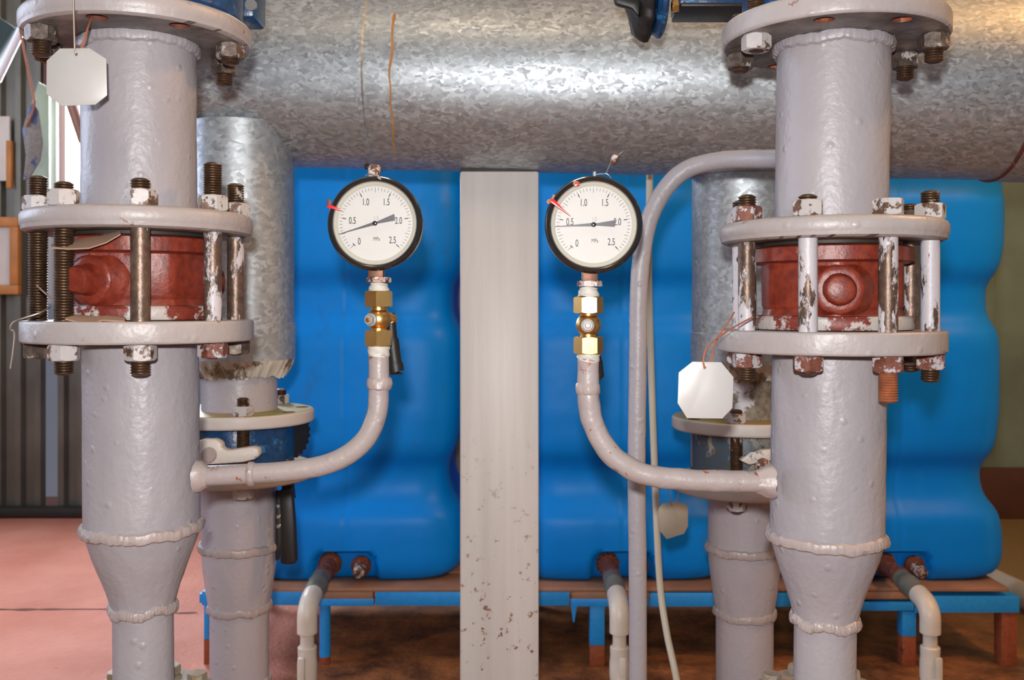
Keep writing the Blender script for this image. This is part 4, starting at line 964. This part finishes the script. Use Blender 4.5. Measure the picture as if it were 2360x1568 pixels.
# ------------------------------------------------------------------ tanks
kT = 2.13/F
prof_px = [(1345, 215, -.012), (1342, 240, -.008), (1334, 254, -.004), (1318, 262, 0), (1290, 267, .002), (1240, 266, .003), (1200, 260, .002), (1182, 254, -.002), (1160, 236, -.012), (1125, 228, -.016), (1095, 226, -.016), (1078, 230, -.014), (1058, 241, -.005), (1045, 246, -.001), (1020, 252, .001), (960, 258, .003), (860, 260, .003), (790, 259, .003), (758, 254, -.000), (738, 242, -.009), (715, 238, -.011), (680, 237, -.011), (660, 238, -.011), (640, 246, -.005), (622, 256, .001), (600, 262, .003), (560, 268, .005), (500, 270, .005), (460, 270, .005), (442, 269, .002), (430, 268, .001), (380, 268, .001), (320, 262, .0), (260, 245, -.01), (220, 215, -.03), (205, 170, -.06), (200, 60, -.13)]
Y0 = 2.09; TD = .24   # front face, half depth
def tank_bm():
    bm = bmesh.new(); rows = []
    ys = []
    fine = []
    for (a, c) in zip(prof_px, prof_px[1:]):
        n = max(1, int(abs(a[0]-c[0])/9))
        for j in range(n): t = j/n; fine.append((a[0]+(c[0]-a[0])*t, a[1]+(c[1]-a[1])*t, a[2]+(c[2]-a[2])*t))
    fine.append(prof_px[-1])
    # light smoothing
    for _ in range(2): fine = [fine[0]]+[tuple((fine[i-1][q]+2*fine[i][q]+fine[i+1][q])/4 for q in range(3)) for i in range(1, len(fine)-1)]+[fine[-1]]
    segs = 260
    for (py, hw, off) in fine:
        z = EYE-(py-HZ)*Y0/F; a = hw*kT; bdep = TD+off*2.0; row = []
        for i in range(segs):
            t = 2*PI*i/segs; e = 6.0
            ct, st_ = math.cos(t), math.sin(t)
            # superellipse with near even spacing
            r = (abs(ct)**e+abs(st_)**e)**(-1/e)
            x, y = a*ct*r, bdep*st_*r
            if y < 0:   # front side
                # recess around the drains
                xr, zr = x/(Y0/F)/76, (py-1318)/46
                m_ = max(abs(xr)**4+abs(zr)**4 if True else 0, 0)**.25 if py < 1318 else abs(xr)
                s_ = max(0, min(1, (1.0-m_)/.09)); s_ = s_*s_*(3-2*s_)
                if py > 1330: s_ = s_
                y += .022*s_*min(1, abs(st_*r)**6)
                # diamond shaped flats pressed into the wall and mould parting line
                for (y0_, y1_, wv) in ((1050, 1150, 1),):
                    pass
                y += .0015*math.exp(-(x/.0025)**2)*min(1, abs(st_*r)**6)
                y += .006*noise.noise(Vector((x*3, z*3.5, 4)))*min(1, abs(st_*r)**6)
            row.append(bm.verts.new((x, y, z-EYE)))
        rows.append(row)
    for a, c in zip(rows, rows[1:]):
        for k_ in range(segs): bm.faces.new((a[k_], a[(k_+1) % segs], c[(k_+1) % segs], c[k_]))
    bm.faces.new(rows[0][::-1]); bm.faces.new(rows[-1]); return bm
me = finish(tank_bm(), 'water_tank', 'tank', None, 60)
TX = [-.366, .244, .851]
tlabels = ['large ribbed blue plastic tank behind the left gauge', 'large ribbed blue plastic tank behind the right gauge, between post and rear pipe', 'large ribbed blue plastic tank at the far right behind the right stack']
for i, x in enumerate(TX):
    o = bpy.data.objects.new('water_tank', me); C.objects.link(o); o.location = (x, Y0+TD, EYE); tag(o, tlabels[i], 'tank', 'blue plastic tanks on the stand')
    o.parent = None
# drain fittings and pvc cocks
wh = ['left', 'middle', 'right']
for i, x in enumerate(TX):
    fx = x-.034*1.0; zf = EYE-.567; yf = Y0+.012
    t = thing('drain_outlet', Vector((fx, yf, zf)), f'rusty round drain outlet with short pipe low on the {["left","middle","right"][i]} blue tank', 'fitting', 'drain outlets of the tanks')
    bm = bmesh.new()
    if i == 1:
        lathe(bm, [(.018, .004), (.026, .002), (.0265, -.006), (.02, -.012), (.016, -.014)], frame((fx, yf, zf), (0, 1, 0)), 72, lambda tt, q: (-.005 if (math.degrees(tt) % 30) < 6 and q in (1, 2) else 0, 0))
    else: lathe(bm, [(.018, .004), (.025, .002), (.026, -.006), (.021, -.013), (.016, -.016)], frame((fx, yf, zf), (0, 1, 0)), 48, lumpy(i, .001, 3))
    part('flange_nut', bm, 'rust', t)
    bm = bmesh.new(); tube(bm, [(fx, yf-.01, zf), (fx, yf-.09, zf-.003)], .0165, 24, smooth=False); lathe(bm, [(.0165, 0), (.0195, .002), (.0195, .016), (.0165, .018)], frame((fx, yf-.098, zf-.003), (0, 1, 0)), 24); part('iron_nipple', bm, 'rust', t)
    t = thing('drain_cock', Vector((fx, yf-.235, 0)), f'cream plastic elbow and ball cock going down from the {["left","middle","right"][i]} tank drain', 'valve', 'plastic drain cocks')
    yy = yf-.10
    bm = bmesh.new(); lathe(bm, [(.0185, 0), (.0195, .003), (.0195, .030), (.0215, .034), (.0215, .046), (.0205, .052), (.0205, .085)], frame((fx, yy, zf-.004), (0, -1, -.10)), 32, lumpy(i+3, .0005, 2)); part('threaded_coupling', bm, 'pvcdirty', t)
    yb = yf-.225
    bm = bmesh.new(); tube(bm, [(fx, yy-.065, zf-.010), (fx, yy-.085, zf-.013), (fx, yb-.004+.012, zf-.020), (fx, yb-.010, zf-.036), (fx, yb-.012, zf-.060), (fx, yb-.012, zf-.072)], .0195, 28, 8)
    part('elbow', bm, 'pvc', t)
    xb = fx; ye = yb-.012
    bm = bmesh.new(); tube(bm, [(xb, ye, zf-.065), (xb, ye, .002)], .0135, 24, smooth=False); part('down_pipe', bm, 'pvc', t)
    tw = [-.6, .5, .45][i]
    bm = bmesh.new(); Mv = frame((xb, ye, zf-.140), (0,0,1), (math.cos(tw), math.sin(tw), 0))
    lathe(bm, [(.0165, -.034), (.0175, -.030), (.0195, -.018), (.0195, .010), (.0180, .024), (.0185, .030), (.0185, .040), (.0165, .042)], Mv, 28); part('cock_body', bm, 'pvc', t)
    hx = [-.006, .004, .006][i]
    bm = bmesh.new(); box(bm, (xb+hx, ye-.024, zf-.138), (.013, .010, .052), None, .003)
    lathe(bm, [(.0115, 0), (.0120, .004), (.0115, .014), (.006, .0145), (.005, .006)], frame((xb+hx-.001, ye-.018, zf-.165), (0,-1,0)), 24); part('cock_handle', bm, 'pvc', t)
    # second, plugged outlet
    gx = x+.034; t = thing('plugged_outlet', Vector((gx, yf, zf-.005)), f'rusty plugged outlet beside the drain on the {["left","middle","right"][i]} blue tank', 'fitting', 'plugged outlets of the tanks')
    bm = bmesh.new(); lathe(bm, [(.014, .004), (.022, .002), (.0225, -.005), (.018, -.010), (.012, -.014)], frame((gx, yf, zf-.005), (0, 1, 0)), 40, lumpy(i+11, .001, 3)); part('flange_nut', bm, 'rust', t)
    bm = bmesh.new(); hexnut(bm, .012, .034, frame((gx, yf-.008, zf-.006), (0, -1, -.12)), .001, .3); part('plug', bm, 'copperdark', t)

# ------------------------------------------------------------------ tank stand
ds = 2.06; ks = ds/F
xs = lambda px: (px-1180)*ks
zs = lambda py: EYE-(py-HZ)*ks
st = thing('tank_stand', Vector((0, ds, 0)), 'long blue painted angle-iron stand under the blue tanks', 'stand')
for (x0, x1_, y0_, y1_) in ((466, 735, 1363, 1395), (866, 1312, 1364, 1396), (1498, 1980, 1366, 1398), (2108, 2348, 1374, 1412)):
    bm = bmesh.new(); w_ = xs(x1_)-xs(x0); box(bm, ((xs(x0)+xs(x1_))/2, ds, (zs(y0_)+zs(y1_))/2), (w_, .006, (y1_-y0_)*ks), None, .001)
    box(bm, ((xs(x0)+xs(x1_))/2, ds+.03, zs(y0_)-.003), (w_, .06, .005), None, .001); part('front_rail', bm, 'bluesteel', st)
for (x0, x1_, y0_, y1_) in ((735, 862, 1380, 1397), (1315, 1495, 1380, 1398), (1983, 2106, 1388, 1408)):
    bm = bmesh.new(); box(bm, ((xs(x0)+xs(x1_))/2, ds+.008, (zs(y0_)+zs(y1_))/2), (xs(x1_)-xs(x0), .02, (y1_-y0_)*ks), None, .001); part('low_rail', bm, 'bluesteel', st)
bm = bmesh.new(); box(bm, ((xs(466)+xs(2348))/2, ds+.46, zs(1380)), (xs(2348)-xs(466), .006, .03), None, .001); part('rear_rail', bm, 'bluesteel', st)
for x in (470, 1180, 1740, 2330):
    bm = bmesh.new(); box(bm, (xs(x), ds+.24, zs(1385)), (.03, .45, .02), None, .001); part('cross_member', bm, 'bluesteel', st)
def leg(px, w, ytop, yb, round_=False, yd=0, mats=('bluesteel', 'rustleg')):
    x = xs(px); z1 = zs(ytop); zm = zs(yb)
    l = None
    for (a, c, m_) in ((zm, z1, mats[0]), (0.0, zm, mats[1])):
        if c-a < .004: continue
        bm = bmesh.new()
        if round_: lathe(bm, [(w/2, a), (w/2, c)], frame((x, ds+.02+yd, 0)), 24)
        else: box(bm, (x, ds+.02+yd, (a+c)/2), (w, w, c-a), None, .0015)
        if l is None: l = part('leg', bm, m_, st)
        else: part('rusty_foot', bm, m_, l)
leg(745, .024, 1397, 1520, True); leg(1377, .032, 1397, 1490); leg(2098, .030, 1412, 1470); leg(2328, .034, 1412, 1412.5); leg(471, .012, 1395, 1480)
for x in (480, 1180, 1740, 2320): leg(x, .03, 1395, 1500, False, .42)
bm = bmesh.new(); prism(bm, [(0, 0), (.012, 0), (.007, -.034), (.004, -.034)], .004, frame((xs(1316), ds-.001, zs(1397)), (0,-1,0), (1,0,0))); part('hanging_tab', bm, 'bluesteel', st)
for i, (x0, x1_) in enumerate(((500, 1090), (1130, 1745), (1770, 2325))):
    bm = bmesh.new(); t_ = thing('wooden_board', Vector(((xs(x0)+xs(x1_))/2, ds+.05, zs(1363))), f'bare brown wooden boards under the {["left","middle","right"][i]} blue tank', 'board', 'boards under the tanks')
    yt = Z(-(1347-HZ)*Y0/F)-EYE+EYE; ztop = EYE-(1345.5-HZ)*Y0/F; zbt = zs(1363.5)
    for j in range(4):
        bm = bmesh.new() if j else bm
        box(bm, ((xs(x0)+xs(x1_))/2, ds+.056+j*.125, (ztop+zbt)/2), (xs(x1_)-xs(x0), .118, abs(ztop-zbt)), None, .0015)
        part('plank', bm, 'wood', t_)
    # packing block over the low rail
    lx = ((735, 862), (1315, 1495), (1983, 2106))[i]
    bm = bmesh.new(); box(bm, ((xs(lx[0])+xs(lx[1]))/2, ds+.008, (zbt+zs(1381))/2), (xs(lx[1])-xs(lx[0])-.004, .02, abs(zbt-zs(1381))-.001), None, .001); part('packing_strip', bm, 'wood', t_)

# ------------------------------------------------------------------ floor things
def crack(name, x0, x1_, y, wd, seed):
    bm = bmesh.new(); pr_ = None; n = 60
    for i in range(n+1):
        x = x0+(x1_-x0)*i/n; yy = y+.010*noise.noise(Vector((x*6, seed, 0))); w_ = wd*(.25+abs(noise.noise(Vector((x*14, seed, 3)))))
        q = (bm.verts.new((x, yy-w_, .0012)), bm.verts.new((x, yy+w_, .0012)))
        if pr_: bm.faces.new((pr_[0], q[0], q[1], pr_[1]))
        pr_ = q
    o = struct(name, bm, 'crack')
M['crack'] = plain('floor_joint_dirt', (.10,.035,.018), .8)
crack('trim_1', -1.55, -1.02, 2.45, .010, 1); crack('trim_2', -1.02, -.80, 2.42, .006, 4)
bm = bmesh.new(); tube(bm, [P(2120, 1380, 3.0), P(2300, 1500, 2.55)], .03, 16, smooth=False)
for v_ in bm.verts: pass
q0, q1 = Vector((1.25, 3.1, .035)), Vector((1.34, 2.2, .035))
bm.free(); bm = bmesh.new(); tube(bm, [q0, q1], .033, 18, smooth=False)
single('floor_pipe', bm, 'wallplain', q0, 'grey pipe lying on the floor behind the right end of the tank stand', 'pipe')

# ------------------------------------------------------------------ camera, lights, world
sc = bpy.context.scene
cam = bpy.data.cameras.new('camera'); co = bpy.data.objects.new('camera', cam); C.objects.link(co)
co.location = CAM; co.rotation_euler = (PI/2, 0, 0); cam.sensor_width = 36; cam.lens = 36*F/2360; cam.shift_y = -(784-HZ)/2360
cam.clip_start = .01; sc.camera = co
cam.dof.use_dof = True; cam.dof.focus_distance = .93; cam.dof.aperture_fstop = 12
def light(kind, name, loc, energy, color, size=.1, rot=None, sy=None):
    l = bpy.data.lights.new(name, kind); l.energy = energy; l.color = color; o = bpy.data.objects.new(name, l); C.objects.link(o); o.location = loc
    if kind == 'AREA':
        l.size = size
        if sy: l.shape = 'RECTANGLE'; l.size_y = sy
    else: l.shadow_soft_size = size
    if rot: o.rotation_euler = rot
    return o
light('POINT', 'camera_flash', (-.012, -.03, EYE+.060), 50, (1, .975, .955), .014)
light('POINT', 'ceiling_lamp_warm', (1.45, 1.0, 2.05), 58, (1, .52, .18), .12)
light('POINT', 'ceiling_lamp_front', (-.2, .35, 2.2), 15, (1, .78, .54), .15)
light('AREA', 'ceiling_lamp_back', (-.2, 2.9, 2.5), 12, (1, .88, .75), .4, (0, 0, 0), 1.2)
light('AREA', 'window_daylight_left', (-2.5, 1.5, 1.5), 38, (.66, .76, 1), 1.2, (0, -PI/2, 0), 1.3)
light('AREA', 'window_daylight_back', (-1.45, 3.45, EYE+.75), 60, (.9, .94, 1), .5, (-PI/2, 0, 0), .8)
wd = bpy.data.worlds.new('World'); sc.world = wd; wd.use_nodes = True
bg = wd.node_tree.nodes['Background']; bg.inputs[0].default_value = (.74, .78, .98, 1); bg.inputs[1].default_value = .18
sc.view_settings.view_transform = 'Standard'; sc.view_settings.look = 'None'; sc.view_settings.gamma = 1; sc.view_settings.exposure = 0
sc.view_settings.use_curve_mapping = False
